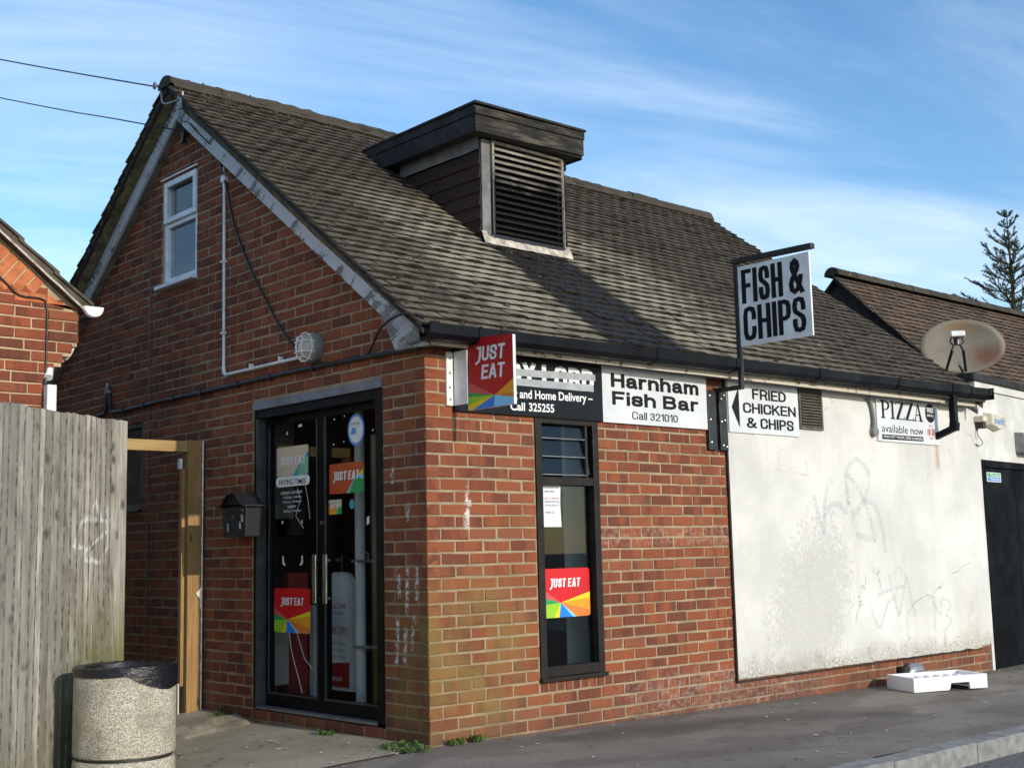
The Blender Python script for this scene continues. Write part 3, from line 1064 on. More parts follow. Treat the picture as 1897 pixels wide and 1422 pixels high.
def put_bricks(items, n_single, parents, mat):
    rest = {}
    for i, (wl_, s0, s1, z0, z1) in enumerate(items):
        proud = random.uniform(-.0022, .0022)
        L, H = s1 - s0, z1 - z0
        if wl_ == 'front':
            org, ax = Vector((s0, proud, z0)), (Vector((1, 0, 0)), Vector((0, 1, 0)))
        else:
            org, ax = Vector((proud, s1, z0)), (Vector((0, -1, 0)), Vector((1, 0, 0)))
        if i < n_single:
            key = (round(L, 3), round(H, 3), i % 7)
            if key not in mesh_cache:
                v, f = brick_shape(L, H, .08, i)
                mesh_cache[key] = MB().add(v, f).mesh('brick', mat)
            o_ = bpy.data.objects.new('brick', mesh_cache[key])
            m_ = Matrix.Identity(4)
            for r in range(3):
                m_[r][0], m_[r][1], m_[r][3] = ax[0][r], ax[1][r], org[r]
            o_.matrix_basis = m_ @ Matrix.Rotation(random.uniform(-.006, .006), 4, 'Y')
            link(o_, parents[wl_])
        else:
            v, f = brick_shape(L, H, .08, i)
            rest.setdefault(wl_, MB()).add([org + ax[0] * p[0] + ax[1] * p[1] + Vector((0, 0, p[2])) for p in v], f)
    for wl_, mb in rest.items():
        mb.build('brickwork', mat, parents[wl_])['kind'] = 'stuff'


put_bricks(bricks, 300, {'front': front_wall, 'gable': gable_wall}, MT['brick'])
MB().box(-.004, .012, JOINT_Y - .006, JOINT_Y + .006, -.2, 4.2).build('movement_joint', MT['brown_metal'], gable_wall)

# ---------------------------------------------------------------- roof
X0, X1 = -.20, 6.58
EAVE_Y = -.235
cosr, sinr = 1 / math.hypot(1, ROOF_SL), ROOF_SL / math.hypot(1, ROOF_SL)
b = MB()
for sgn in (1, -1):
    ya, yb = EAVE_Y + .03, Y_RIDGE
    za, zb = roof_z(ya) - .05, roof_z(yb) - .05
    q = [(X0 + .02, ya, za), (X1 - .02, ya, za), (X1 - .02, yb, zb), (X0 + .02, yb, zb)]
    if sgn < 0:
        q = [(p[0], 2 * Y_RIDGE - p[1], p[2]) for p in q]
    b.prism(q, (0, 0, -.03))
roof = b.build('roof', MT['deck'], shop)


def tile_shape(wd, ln, seed, lift=0.0):
    """cambered plain tile: x across, y up the slope, z off the roof; tail at y = 0"""
    rnd = random.Random(seed)
    n = 3
    top, bot = [], []
    for i in range(n + 1):
        u = i / n
        cam = -.0045 * (2 * u - 1) ** 2
        x_ = u * wd
        jt = rnd.uniform(-.0025, .0025)
        top.append((x_, jt, .034 + lift + cam + rnd.uniform(-.0012, .0012)))
        top.append((x_, ln, .002 + cam * .5))
        bot.append((x_, jt, .016 + lift + cam))
    v = top + bot
    o_ = len(top)
    f = []
    for i in range(n):
        f.append((2 * i, 2 * i + 2, 2 * i + 3, 2 * i + 1))
        f.append((o_ + i, o_ + i + 1, 2 * i + 2, 2 * i))
    f.append((0, 1, o_))
    f.append((2 * n, o_ + n, 2 * n + 1))
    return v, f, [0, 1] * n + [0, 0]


def tiled_slope(parent, mat, x0, x1, ye, yr, zf, sl, n_single, skip=None, gauge=.0985, wd=.165, flip=None, jit=1.0, seed=1):
    """lay plain tiles on the slope z = zf(y) from eave ye to ridge yr; the n_single largest in view are objects"""
    rnd = random.Random(seed)
    c, s = 1 / math.hypot(1, sl), sl / math.hypot(1, sl)
    ln = (yr - ye) / c
    courses = int(ln / gauge) + 1
    items = []
    for r in range(courses):
        x_ = x0 - (wd / 2 if r % 2 else 0)
        while x_ < x1 - .02:
            a, e = max(x_, x0 + rnd.uniform(-.012, .004)), min(x_ + wd, x1 + rnd.uniform(-.01, .02))
            d = r * gauge + rnd.uniform(-.003, .003) * jit
            if e - a > .05 and not (skip and skip((a + e) / 2, ye + d * c)):
                items.append((a, e - .0045, d, rnd.uniform(-.007, .007) * jit, rnd.choice((0, 0, 0, 0, .002, .004, .008)) * jit))
            x_ += wd
    up_, nr = Vector((0, c, s)), Vector((0, -s, c))

    def place(it):
        a, e, d, rot, lf = it
        return Vector((a, ye + d * c, zf(ye) + d * s))

    if flip is None:
        items.sort(key=lambda it: px_area(place(it), nr, it[1] - it[0], gauge), reverse=True)
    rest = MB()
    cache = {}
    for i, it in enumerate(items):
        a, e, d, rot, lf = it
        org = place(it) - nr * .030
        L = min(.2, ln - d + .03)
        if i < n_single:
            key = (round(e - a, 2), round(L, 2), i % 9)
            if key not in cache:
                v, f, mi = tile_shape(e - a, L, i, lf)
                q_ = MB().add(v, f)
                q_.m = mi
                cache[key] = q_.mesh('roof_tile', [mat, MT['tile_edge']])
            o_ = bpy.data.objects.new('roof_tile', cache[key])
            m_ = Matrix.Identity(4)
            for q in range(3):
                m_[q][0], m_[q][1], m_[q][2], m_[q][3] = (1, 0, 0)[q], up_[q], nr[q], org[q]
            o_.matrix_basis = m_ @ Matrix.Rotation(rot, 4, 'Z')
            link(o_, parent)
        else:
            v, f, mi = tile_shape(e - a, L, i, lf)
            cr, sr = math.cos(rot), math.sin(rot)
            pts = []
            for p in v:
                q = org + Vector((1, 0, 0)) * (p[0] * cr - p[1] * sr) + up_ * (p[0] * sr + p[1] * cr) + nr * p[2]
                if flip is not None:
                    q.y = 2 * flip - q.y
                pts.append(q)
            rest.add(pts, f if flip is None else [tuple(reversed(g)) for g in f])
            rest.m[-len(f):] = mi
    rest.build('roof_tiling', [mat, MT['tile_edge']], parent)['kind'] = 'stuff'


DX0, DX1, DY0 = 1.465, 2.355, 1.13      # ventilator dormer
tiled_slope(roof, MT['tile'], X0, X1, EAVE_Y, Y_RIDGE, roof_z, ROOF_SL, 300, skip=lambda x, y: DX0 + .03 < x < DX1 - .03 and DY0 + .05 < y < 2.3)
tiled_slope(roof, MT['tile'], X0, X1, EAVE_Y, Y_RIDGE, roof_z, ROOF_SL, 0, flip=Y_RIDGE, seed=5)
# ridge tiles, bedded in mortar
zr = roof_z(Y_RIDGE)
nrid = 15
for i in range(nrid):
    xa = X0 - .01 + (X1 - X0) * i / nrid
    xb = xa + (X1 - X0) / nrid - .012
    dz = random.uniform(-.008, .008)
    b = MB()
    nu, nk = 6, 9
    v = []
    for i2 in range(nu):
        for k in range(nk):
            a = math.pi * k / (nk - 1)
            x_ = lerp(xa, xb, i2 / (nu - 1))
            nz_ = .012 * mnoise.noise(Vector((x_ * 11, k * .8, 2))) + .006 * mnoise.noise(Vector((x_ * 31, k * 1.7, 5)))
            rr = .118 + nz_
            v.append((x_, Y_RIDGE + rr * math.cos(a), zr - .060 + (.088 + nz_) * math.sin(a) + dz))
    b.add(v, [(i2 * nk + k, i2 * nk + k + 1, (i2 + 1) * nk + k + 1, (i2 + 1) * nk + k) for i2 in range(nu - 1) for k in range(nk - 1)] + [tuple(range(nk - 1, -1, -1)), tuple(range((nu - 1) * nk, nu * nk))])
    b.build('ridge_tile', MT['ridge'], roof)
b = MB()
for s_ in (-1, 1):
    pts = []
    nn = 160
    for i in range(nn + 1):
        x_ = lerp(X0 + .01, X1 - .01, i / nn)
        w_ = .135 + .022 * mnoise.noise(Vector((x_ * 7, s_, 0)))
        pts.append(((x_, Y_RIDGE + s_ * .09, zr + .0), (x_, Y_RIDGE + s_ * w_, zr - w_ * ROOF_SL + .012)))
    v = [p for pr in pts for p in pr]
    b.add(v, [(2 * i, 2 * i + 2, 2 * i + 3, 2 * i + 1) for i in range(nn)])
b.build('ridge_mortar', MT['ridge'], roof)
bt = lambda y: roof_z(y) - .135 - .043 * max(0.0, min(1.0, (y if y < Y_RIDGE else 2 * Y_RIDGE - y)))
# verge mortar between the tiles and the bargeboards
for sgn in (1, -1):
    for xe, dr in ((X0, 1), (X1, -1)):
        b = MB()
        v = []
        nn = 90
        for i in range(nn + 1):
            y = lerp(EAVE_Y + .04, Y_RIDGE, i / nn)
            j1 = .008 * mnoise.noise(Vector((y * 14, xe, sgn)))
            j2 = .010 * mnoise.noise(Vector((y * 21, xe, sgn + 5)))
            yy = y if sgn > 0 else 2 * Y_RIDGE - y
            xo = xe + dr * (.012 + j1)
            v += [(xo, yy, roof_z(y) - .012), (xo + dr * (.03 + j2), yy, roof_z(y) - .085 + j2 * 2), (xe + dr * (.112 if dr > 0 else .06), yy, (bt(y) if sgn > 0 else roof_z(y) - .105) - .01)]
        b.add(v, [(3 * i + q, 3 * i + 3 + q, 3 * i + 4 + q, 3 * i + 1 + q) for i in range(nn) for q in range(2)])
        b.build('verge_mortar', MT['verge'], roof)
# moss cushions and lichen crumbs
b = MB()
rnd = random.Random(4)
for i in range(520):
    y = rnd.uniform(EAVE_Y + .05, 3.0) if rnd.random() < .60 else rnd.uniform(2.80, 3.05)
    x = rnd.uniform(X0 + .05, X1 - .1) if rnd.random() < .7 else rnd.uniform(X0 + .02, .9)
    if 1.35 < x < 2.5 and y < 2.3 or (.5 < x < 3.3 and y < 1.8 and rnd.random() < .75):
        continue
    r = rnd.uniform(.008, .024) * (1.3 if rnd.random() < .12 else 1)
    c0 = Vector((x, y, roof_z(y) + .004 + (.035 if y > 2.98 else 0)))
    n = 7
    v = [c0 + Vector((0, -sinr, cosr)) * r * rnd.uniform(.5, .8)]
    for k in range(n):
        a = 2 * math.pi * k / n
        q = r * rnd.uniform(.7, 1.25)
        v.append(c0 + Vector((1, 0, 0)) * q * 1.3 * math.cos(a) + Vector((0, cosr, sinr)) * q * math.sin(a) - Vector((0, -sinr, cosr)) * .012)
    b.add(v, [(0, 1 + k, 1 + (k + 1) % n) for k in range(n)])
b.build('moss', MT['moss'], roof, smooth=False)['kind'] = 'stuff'

# bargeboards: top edge follows the tiles, boxed end at the front eave
BX0, BX1 = -.095, -.070
bt = lambda y: roof_z(y) - .135 - .043 * max(0.0, min(1.0, (y if y < Y_RIDGE else 2 * Y_RIDGE - y)))
bb = lambda y: bt(y) - .128
MB().prism([(BX0, -.14, bt(-.14) + .0), (BX0, Y_RIDGE + .02, bt(Y_RIDGE) + .0), (BX0, Y_RIDGE + .02, bb(Y_RIDGE)), (BX0, .30, bb(.30)), (BX0, -.14, bb(-.14) + .10)], (BX1 - BX0, 0, 0)).build('bargeboard', MT['barge'], shop)
my = lambda y: 2 * Y_RIDGE - y
btl = lambda y: roof_z(y) - .105
LX0, LX1 = -.080, -.058
MB().prism([(LX0, my(-.165), btl(my(-.165))), (LX0, Y_RIDGE + .022, btl(Y_RIDGE)), (LX0, Y_RIDGE + .022, btl(Y_RIDGE) - .165), (LX0, my(-.165), btl(my(-.165)) - .150)], (LX1 - LX0, 0, 0)).build('bargeboard', MT['barge'], shop)
MB().prism([(BX0 - .004, -.135, 2.438), (BX0 - .004, .06, 2.50), (BX0 - .004, .40, bb(.40) + .06), (BX0 - .004, .40, bb(.40) - .003), (BX0 - .004, .33, 2.565), (BX0 - .004, .165, 2.288), (BX0 - .004, -.140, 2.282)], (.022, 0, 0)).build('boxed_eave_end', MT['barge_bare'], shop)
MB().prism([(-.088, -.14, 2.296), (.02, -.14, 2.296), (.02, .03, 2.296), (-.088, .12, 2.296)], (0, 0, .02)).build('eave_soffit_end', MT['soffit'], shop)
for f_ in (lambda y: y, my):
    b = MB()
    lo = bb if f_(0.0) == 0.0 else (lambda y: btl(y) - .152)
    q = [(-.066, f_(.22), lo(.22) + .012), (.004, f_(.22), lo(.22) + .012), (.004, f_(Y_RIDGE), lo(Y_RIDGE) + .012), (-.066, f_(Y_RIDGE), lo(Y_RIDGE) + .012)]
    b.prism(q, (0, 0, .015))
    b.build('verge_soffit', MT['soffit'], shop)
# right-hand verge board
for f_ in (lambda y: y, my):
    MB().prism([(6.50, f_(-.15), bt(-.15)), (6.50, f_(Y_RIDGE), bt(Y_RIDGE)), (6.50, f_(Y_RIDGE), bb(Y_RIDGE)), (6.50, f_(-.15), bb(-.15) + .03)], (.022, 0, 0)).build('bargeboard', MT['barge'], shop)

# fascia, soffit, gutter along the front
FZ0, FZ1 = 2.288, 2.405
b = MB()
nn = 40
v = []
for i in range(nn + 1):
    x = lerp(-.065, 6.47, i / nn)
    d = .004 * mnoise.noise(Vector((x * 2.2, 0, 0)))
    v += [(x, -.150, FZ0 + d + .006 * x / 3), (x, -.150, FZ1 + .02), (x, -.130, FZ1 + .02), (x, -.130, FZ0 + d + .006 * x / 3)]
b.add(v, [(4 * i + q, 4 * i + 4 + q, 4 * i + 4 + (q + 1) % 4, 4 * i + (q + 1) % 4) for i in range(nn) for q in range(4)] + [(0, 1, 2, 3), (4 * nn + 3, 4 * nn + 2, 4 * nn + 1, 4 * nn)])
b.build('fascia', MT['fascia'], shop)
MB().box(-.12, 6.5, -.131, .02, 2.306, 2.32).build('soffit', MT['soffit'], shop)


def gutter_profile(x, dz=0.0, g=0.0):
    """square-line gutter section, outer face towards -y"""
    return [(x, -.156, 2.405 + dz), (x, -.160, 2.330 + dz - g), (x, -.172 + .0, 2.318 + dz - g), (x, -.232, 2.322 + dz - g), (x, -.262 - g, 2.350 + dz), (x, -.268 - g, 2.412 + dz + g), (x, -.256, 2.412 + dz), (x, -.250, 2.354 + dz), (x, -.226, 2.332 + dz), (x, -.170, 2.328 + dz)]


def gutter_z(x):
    return -.014 + .0095 * x


b = MB()
segs = frange(-.150, 6.60, .17)
for i, x in enumerate(segs):
    b.v += [tuple(p) for p in gutter_profile(x, gutter_z(x) + .004 * mnoise.noise(Vector((x * 1.3, 7, 0))))]
n = 10
for i in range(len(segs) - 1):
    for q in range(n):
        b.f.append((i * n + q, i * n + (q + 1) % n, (i + 1) * n + (q + 1) % n, (i + 1) * n + q))
        b.m.append(0)
b.f += [tuple(range(n - 1, -1, -1)), tuple(range((len(segs) - 1) * n, len(segs) * n))]
b.m += [0, 0]
gutter = b.build('gutter', MT['gutter'], shop)
for xa, xb in ((-.165, -.10), (.215, .235), (1.84, 1.93), (2.72, 2.74), (3.78, 3.90), (4.95, 4.97), (5.86, 6.02), (6.20, 6.215), (6.52, 6.535)):
    g = .006
    b = MB()
    pa, pb = gutter_profile(xa, gutter_z(xa), g), gutter_profile(xb, gutter_z(xb), g)
    b.add(pa + pb, [(q, (q + 1) % n, n + (q + 1) % n, n + q) for q in range(n)] + [tuple(range(n - 1, -1, -1)), tuple(range(n, 2 * n))])
    b.build('gutter_union' if xb - xa > .03 else 'gutter_strap', MT['gutter'], gutter)
b = MB()
b.obox((6.602, -.27, 2.365), (.012, 0, 0), (0, .115, 0), (0, 0, .108))
b.build('gutter_end_cap', MT['gutter'], gutter)
dp = thing_dp = MB()
dp.tube([(5.94, -.21, 2.40), (5.94, -.21, 2.10)], .042, 4)
dp.tube([(5.94, -.215, 2.12), (5.94, -.205, 2.045)], .050, 4)
dp.tube([(5.94, -.215, 2.07), (5.94, .03, 1.985)], .040, 4)
dp.build('downpipe', MT['gutter'], shop, bevel=.004)

# ---------------------------------------------------------------- white render, vents and the front window
b = MB()
nn = 120
v = []
for i in range(nn + 1):
    x = lerp(PANEL_X + .012, 6.53, i / nn)
    zb = lerp(.076, .066, i / nn) + (.006 * mnoise.noise(Vector((x * 9, 0, 0))) if x < 4.4 else .012 * mnoise.noise(Vector((x * 6, 3, 0))))
    v += [(x, -.018, zb), (x, -.018, 2.31), (x, .004, 2.31), (x, .004, zb)]
b.add(v, [(4 * i + q, 4 * i + 4 + q, 4 * i + 4 + (q + 1) % 4, 4 * i + (q + 1) % 4) for i in range(nn) for q in range(4)] + [(0, 1, 2, 3), (4 * nn + 3, 4 * nn + 2, 4 * nn + 1, 4 * nn)])
render = b.build('white_render', MT['panel'], shop)
b = MB()
v = []
for i in range(21):
    x = lerp(6.532, 6.735, i / 20)
    zb = .085 + .012 * mnoise.noise(Vector((x * 25, 3, 0)))
    v += [(x, -.010, zb), (x, -.010, 2.40), (x, .12, 2.40), (x, .12, zb)]
b.add(v, [(4 * i + q, 4 * i + 4 + q, 4 * i + 4 + (q + 1) % 4, 4 * i + (q + 1) % 4) for i in range(20) for q in range(4)] + [(0, 1, 2, 3), (83, 82, 81, 80)])
b.build('white_render_return', MT['panel'], shop)
b = MB()
b.box(PANEL_X - .004, PANEL_X + .0115, -.021, .003, .062, 2.31)
b.box(PANEL_X + .012, 6.53, -.022, .003, .052, .0605)
b.build('render_edge_trim', MT['black_trim'], shop)


def rounded(pts, k=5):
    res = []
    m = len(pts)
    for i in range(m - 1):
        p0, p1, p2, p3 = (Vector(pts[max(i - 1, 0)]), Vector(pts[i]), Vector(pts[i + 1]), Vector(pts[min(i + 2, m - 1)]))
        for j in range(k):
            t = j / k
            res.append(.5 * (2 * p1 + (p2 - p0) * t + (2 * p0 - 5 * p1 + 4 * p2 - p3) * t * t + (3 * p1 - p0 - 3 * p2 + p3) * t ** 3))
    return res + [Vector(pts[-1])]


TAG_HIGH = [[(3.963, 1.444), (4.02, 1.28), (4.085, 1.126), (4.09, 1.30), (4.15, 1.48), (4.241, 1.586)], [(4.09, 1.24), (4.19, 1.36), (4.32, 1.37), (4.412, 1.286)],
            [(4.42, 1.29), (4.449, 1.45), (4.449, 1.648), (4.607, 1.752), (4.777, 1.656), (4.72, 1.437), (4.60, 1.34), (4.47, 1.26)],
            [(4.46, 1.63), (4.62, 1.50), (4.74, 1.32), (4.80, 1.16), (4.835, 1.061)], [(4.835, 1.07), (4.542, 1.122)], [(4.68, 1.41), (4.82, 1.38), (4.93, 1.25), (4.978, .967)]]
TAG_LOW = [[(4.785, .606), (5.02, .65), (5.26, .672)], [(5.004, .781), (5.06, .60), (5.135, .424)], [(5.135, .424), (5.286, .756)], [(5.286, .756), (5.39, .412)], [(4.69, .561), (4.74, .44), (4.816, .342), (4.90, .44), (4.96, .533), (5.10, .60)]]
TAG_SIDE = [[(5.62, .55), (5.723, .551), (5.71, .40), (5.702, .257)], [(5.70, .52), (5.82, .40), (5.85, .53), (5.95, .53), (6.005, .469), (5.92, .40), (6.0, .34), (5.88, .25), (5.86, .09)]]
for grp_, wd_ in ((TAG_HIGH, .026), (TAG_LOW, .016), (TAG_SIDE, .014)):
    b = MB()
    for si, st_ in enumerate(grp_):
        pts = rounded(st_)
        v = []
        for i, p in enumerate(pts):
            d = (pts[min(i + 1, len(pts) - 1)] - pts[max(i - 1, 0)]).normalized()
            w_ = wd_ * (1 + .25 * mnoise.noise(Vector((p[0] * 9, p[1] * 9, 0))))
            yo = -.0188 - .0004 * si - .00003 * i
            v += [(p[0] - d[1] * w_, yo, p[1] + d[0] * w_), (p[0] + d[1] * w_, yo, p[1] - d[0] * w_)]
        b.add(v, [(2 * i, 2 * i + 1, 2 * i + 3, 2 * i + 2) for i in range(len(pts) - 1)])
    b.build('faded_tag', MT['spray'], render)
vent = MB().box(3.818, 4.128, -.026, -.0185, 1.983, 2.296).build('vent_grille', MT['black_trim'], shop)
b = MB()
b.box(3.812, 4.134, -.036, -.019, 1.975, 1.995)
b.box(3.812, 4.134, -.036, -.019, 2.285, 2.303)
b.box(3.812, 3.830, -.036, -.019, 1.9951, 2.2849)
b.box(4.116, 4.134, -.036, -.019, 1.9951, 2.2849)
b.build('vent_frame', MT['brown_metal'], vent)
for i in range(12):
    z = 2.004 + i * .0235
    MB().obox((3.831, -.030, z), (.284, 0, 0), (0, -.016, -.010), (0, .002, .005)).build('vent_slat', MT['brown_metal'], vent)

fw = MB()
x0, x1, z0, z1 = WIN
fy0, fy1 = -.012, .075
ft = .055
fw.box(x0, x0 + ft, fy0, fy1, z0, z1)
fw.box(x1 - ft, x1, fy0, fy1, z0, z1)
fw.box(x0 + ft, x1 - ft, fy0 + .002, fy1, z1 - .03, z1)
fw.box(x0 + ft, x1 - ft, fy0 + .002, fy1, z0 + .022, z0 + .085)
fw.box(x0 + ft, x1 - ft, fy0 + .004, fy1, 1.475, 1.530)
window = fw.build('front_window', MT['frame_win'], shop, bevel=.003)
MB().box(x0 - .008, x1 + .008, -.035, .07, z0 - .006, z0 + .020).build('sill', MT['frame_win'], window, bevel=.003)
MB().box(x0 + ft, x1 - ft, .034, .040, z0 + .085, 1.475).build('pane', MT['glass_clear'], window)
for i, zc in enumerate((1.545, 1.665, 1.785)):
    MB().obox((x0 + ft + .01, .008, zc), (x1 - x0 - 2 * ft - .02 - .05, 0, 0), (0, .022, .128), (0, .005, -.001)).build('louvre_pane', MT['glass_clear'], window)
    MB().obox((x0 + ft + .01, .002, zc - .002), (x1 - x0 - 2 * ft - .07, 0, 0), (0, .010, 0), (0, .001, .005)).build('louvre_clip', MT['grey_plastic'], window)
b = MB()
b.obox((x1 - ft - .06, .0, 1.53), (.018, 0, 0), (0, .055, 0), (0, 0, .35))
b.obox((x1 - ft - .035, .01, 1.55), (.02, 0, 0), (0, .015, 0), (-.02, .03, .30))
b.build('louvre_arm', MT['black_trim'], window)

# ---------------------------------------------------------------- gable door
dy0, dy1, dz0, dz1 = DOOR
DXF = .004                              # outer face of the door frame
b = MB()
b.box(DXF, .125, dy0, dy0 + .085, .0, 2.098)
b.box(DXF, .125, dy1 - .03, dy1, .0, 2.098)
b.box(DXF + .004, .125, dy0 + .085, dy1 - .03, 2.035, 2.098)
frame = b.build('door_frame', MT['frame_door'], shop, bevel=.003)
MB().box(DXF - .002, .10, dy1 - .058, dy1 - .0305, .012, 2.034).build('jamb', MT['frame_jamb'], frame, bevel=.002)
MB().box(-.010, .11, dy0 - .002, dy1 + .004, 2.099, 2.156).build('door_lintel', MT['lintel'], shop, bevel=.003)
MB().obox((.004, dy0 + .01, .002), (.115, 0, 0), (0, dy1 - dy0 - .02, 0), (0, 0, .018)).build('threshold', MT['galv'], frame, bevel=.003)


def leaf(ya, yb, label):
    """one aluminium leaf with its pane; ya < yb"""
    q = MB()
    xa, xb = .068, .112
    st = .052
    q.box(xa, xb, ya, ya + st, .022, 2.033)
    q.box(xa, xb, yb - st, yb, .022, 2.033)
    q.box(xa, xb, ya + st, yb - st, 1.985, 2.033)
    q.box(xa, xb, ya + st, yb - st, .022, .115)
    o_ = q.build('door_leaf', MT['frame_door'], shop, bevel=.003, label=label)
    w_ = .012
    q = MB()
    q.box(.061, .0675, ya + st - w_, ya + st, .117, 1.983)
    q.box(.061, .0675, yb - st, yb - st + w_, .117, 1.983)
    q.box(.061, .0675, ya + st - w_, yb - st + w_, .105, .1165)
    q.build('glazing_bead', MT['frame_jamb'], o_)
    MB().box(.086, .092, ya + st, yb - st, .115, 1.985).build('pane', MT['glass'], o_)
    return o_


left_leaf = leaf(1.236, 1.944, 'left glass leaf with cracked lower pane')
right_leaf = leaf(.528, 1.228, 'right glass leaf')
for lf, yy in ((left_leaf, 1.262), (right_leaf, 1.135)):
    b = MB()
    b.box(.022, .036, yy - .022, yy + .022, .735, 1.06)
    b.box(.036, .068, yy - .010, yy + .010, .76, .78)
    b.box(.036, .068, yy - .010, yy + .010, 1.01, 1.03)
    b.build('pull_handle', MT['steel'], lf, bevel=.004)
b = MB()
b.tube([(.068, 1.21, 1.27), (.050, 1.21, 1.27)], .014, 12)
b.build('lock', MT['steel'], right_leaf, smooth=True)
b = MB()                                # cracks in the lower left pane: pale hairlines
for pts in ([(1.664, .53), (1.64, .42), (1.60, .33), (1.545, .228), (1.50, .13)], [(1.56, .52), (1.47, .36), (1.36, .29)], [(1.56, 1.52), (1.52, 1.44), (1.58, 1.33), (1.48, 1.24)], [(1.48, 1.6), (1.43, 1.45), (1.40, 1.3)]):
    b.tube([(.0855, y, z) for y, z in pts], .0016, 4)
b.build('crack', MT['letter_white'], left_leaf)

# ---------------------------------------------------------------- upper window, small dark window
y0, y1, z0, z1 = UPW
b = MB()
fx0, fx1 = .018, .085
b.box(fx0, fx1, y0, y0 + .055, z0, z1)
b.box(fx0, fx1, y1 - .055, y1, z0, z1)
b.box(fx0 + .002, fx1, y0 + .055, y1 - .055, z1 - .05, z1)
b.box(fx0 + .002, fx1, y0 + .055, y1 - .055, z0, z0 + .055)
b.box(fx0 + .002, fx1, y0 + .055, y1 - .055, 3.745, 3.795)
upper = b.build('upper_window', MT['upvc'], shop, bevel=.004)
b = MB()
b.box(-.004, .017, y0 + .022, y1 - .022, 3.782, 3.826)
b.box(-.004, .017, y0 + .022, y1 - .022, z1 - .065, z1 - .018)
b.box(-.004, .017, y0 + .022, y0 + .068, 3.8265, z1 - .0655)
b.box(-.004, .017, y1 - .068, y1 - .022, 3.8265, z1 - .0655)
b.build('opening_sash', MT['upvc'], upper, bevel=.004)
MB().box(.040, .046, y0 + .06, y1 - .06, 3.80, z1 - .055).build('pane', MT['glass_clear'], upper)
MB().box(.050, .056, y0 + .055, y1 - .055, z0 + .055, 3.744).build('pane', MT['glass_clear'], upper)
MB().box(-.050, .08, y0 - .012, y1 + .045, z0 - .030, z0 - .001).build('sill', MT['upvc'], upper, bevel=.004)
MB().box(-.012, .02, y0 - .01, y1 + .02, z1 + .004, z1 + .016).build('drip_strip', MT['upvc'], upper)
MB().box(.30, .31, y0 - .3, y1 + .1, z0 - .1, 3.62).build('blind', MT['curtain'], upper)
y0, y1, z0, z1 = SMW
b = MB()
b.box(.012, .07, y0, y0 + .05, z0, z1)
b.box(.012, .07, y1 - .05, y1, z0, z1)
b.box(.014, .07, y0 + .05, y1 - .05, z1 - .05, z1)
b.box(.014, .07, y0 + .05, y1 - .05, z0, z0 + .05)
small = b.build('side_window', MT['frame_door'], shop, bevel=.003)
MB().box(.04, .046, y0 + .05, y1 - .05, z0 + .05, z1 - .05).build('pane', MT['glass'], small)
MB().box(-.03, .07, y0 - .005, y1 + .005, z0 - .018, z0 - .002).build('sill', MT['frame_door'], small, bevel=.003)

# ---------------------------------------------------------------- inside, as far as the glass shows it
b = MB()
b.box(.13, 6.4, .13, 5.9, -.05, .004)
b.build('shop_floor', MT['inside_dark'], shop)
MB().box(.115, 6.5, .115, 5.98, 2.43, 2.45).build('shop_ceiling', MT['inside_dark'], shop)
b = MB()
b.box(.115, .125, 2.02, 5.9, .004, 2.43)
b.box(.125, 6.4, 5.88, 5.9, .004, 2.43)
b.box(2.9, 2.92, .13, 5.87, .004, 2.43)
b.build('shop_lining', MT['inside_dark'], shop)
b = MB()
b.prism([(.9, .5, 2.47), (.9, 5.6, 2.47), (.9, 3.05, 4.55)], (.02, 0, 0))
b.build('loft_lining', MT['inside_grey'], shop)
b = MB()
b.box(.225, .419, 2.20, 2.24, .12, .42)
b.box(.225, .419, 2.20, 2.24, .425, .72)
b.build('wall_tiles', MT['inside_pale'], shop)
MB().box(.245, .466, 2.205, 2.24, 1.33, 2.06).build('wall_panel', MT['inside_grey'], shop)
MB().box(.421, .597, 2.21, 2.28, .01, .93).build('counter', MT['inside_red'], shop, bevel=.006)
MB().box(.598, .66, 2.14, 2.20, .01, .685).build('counter_end', MT['inside_pale'], shop, bevel=.004)
MB().box(1.535, 1.73, .36, .40, .01, 2.0).build('window_reveal_panel', MT['inside_pale'], shop)

# ---------------------------------------------------------------- ventilator dormer on the roof
dorm = MB()
zt = 4.215
dorm.prism([(DX0 + .03, DY0 + .03, roof_z(DY0) - .1), (DX0 + .03, DY0 + .03, zt), (DX0 + .03, 2.42, zt), (DX0 + .03, 2.42, roof_z(2.3) - .1)], (DX1 - DX0 - .06, 0, 0))
dormer = dorm.build('ventilator_dormer', MT['black_trim'], shop)
b = MB()
b.box(DX0, DX0 + .088, DY0 - .012, DY0 + .03, roof_z(DY0) + .02, zt)
b.build('corner_post', MT['soffit'], dormer, bevel=.004)
b = MB()
b.box(DX1 - .03, DX1, DY0 - .012, DY0 + .03, roof_z(DY0) + .02, zt)
b.build('corner_post', MT['lead'], dormer, bevel=.004)
lx0, lx1 = DX0 + .092, DX1 - .034
b = MB()
b.box(lx0, lx0 + .022, DY0 - .034, DY0 + .0, 3.47, zt)
b.box(lx1 - .016, lx1, DY0 - .034, DY0 + .0, 3.47, zt)
b.box(lx0 + .022, lx1 - .016, DY0 - .030, DY0 + .0, zt - .02, zt)
b.box(lx0 - .01, lx1 + .01, DY0 - .038, DY0 + .0, 3.435, 3.469)
b.build('louvre_frame', MT['slat_dark'], dormer, bevel=.003)
ns = 14
for i in range(ns):
    z = 3.482 + i * .0505
    MB().obox((lx0 + .023, DY0 - .036 + random.uniform(-.003, .003), z + random.uniform(-.003, .003)), (lx1 - lx0 - .040, 0, random.uniform(-.006, .006)), (0, .050, .030), (0, -.004, .012)).build('slat', MT['slat_dark'], dormer)
nb_ = 7
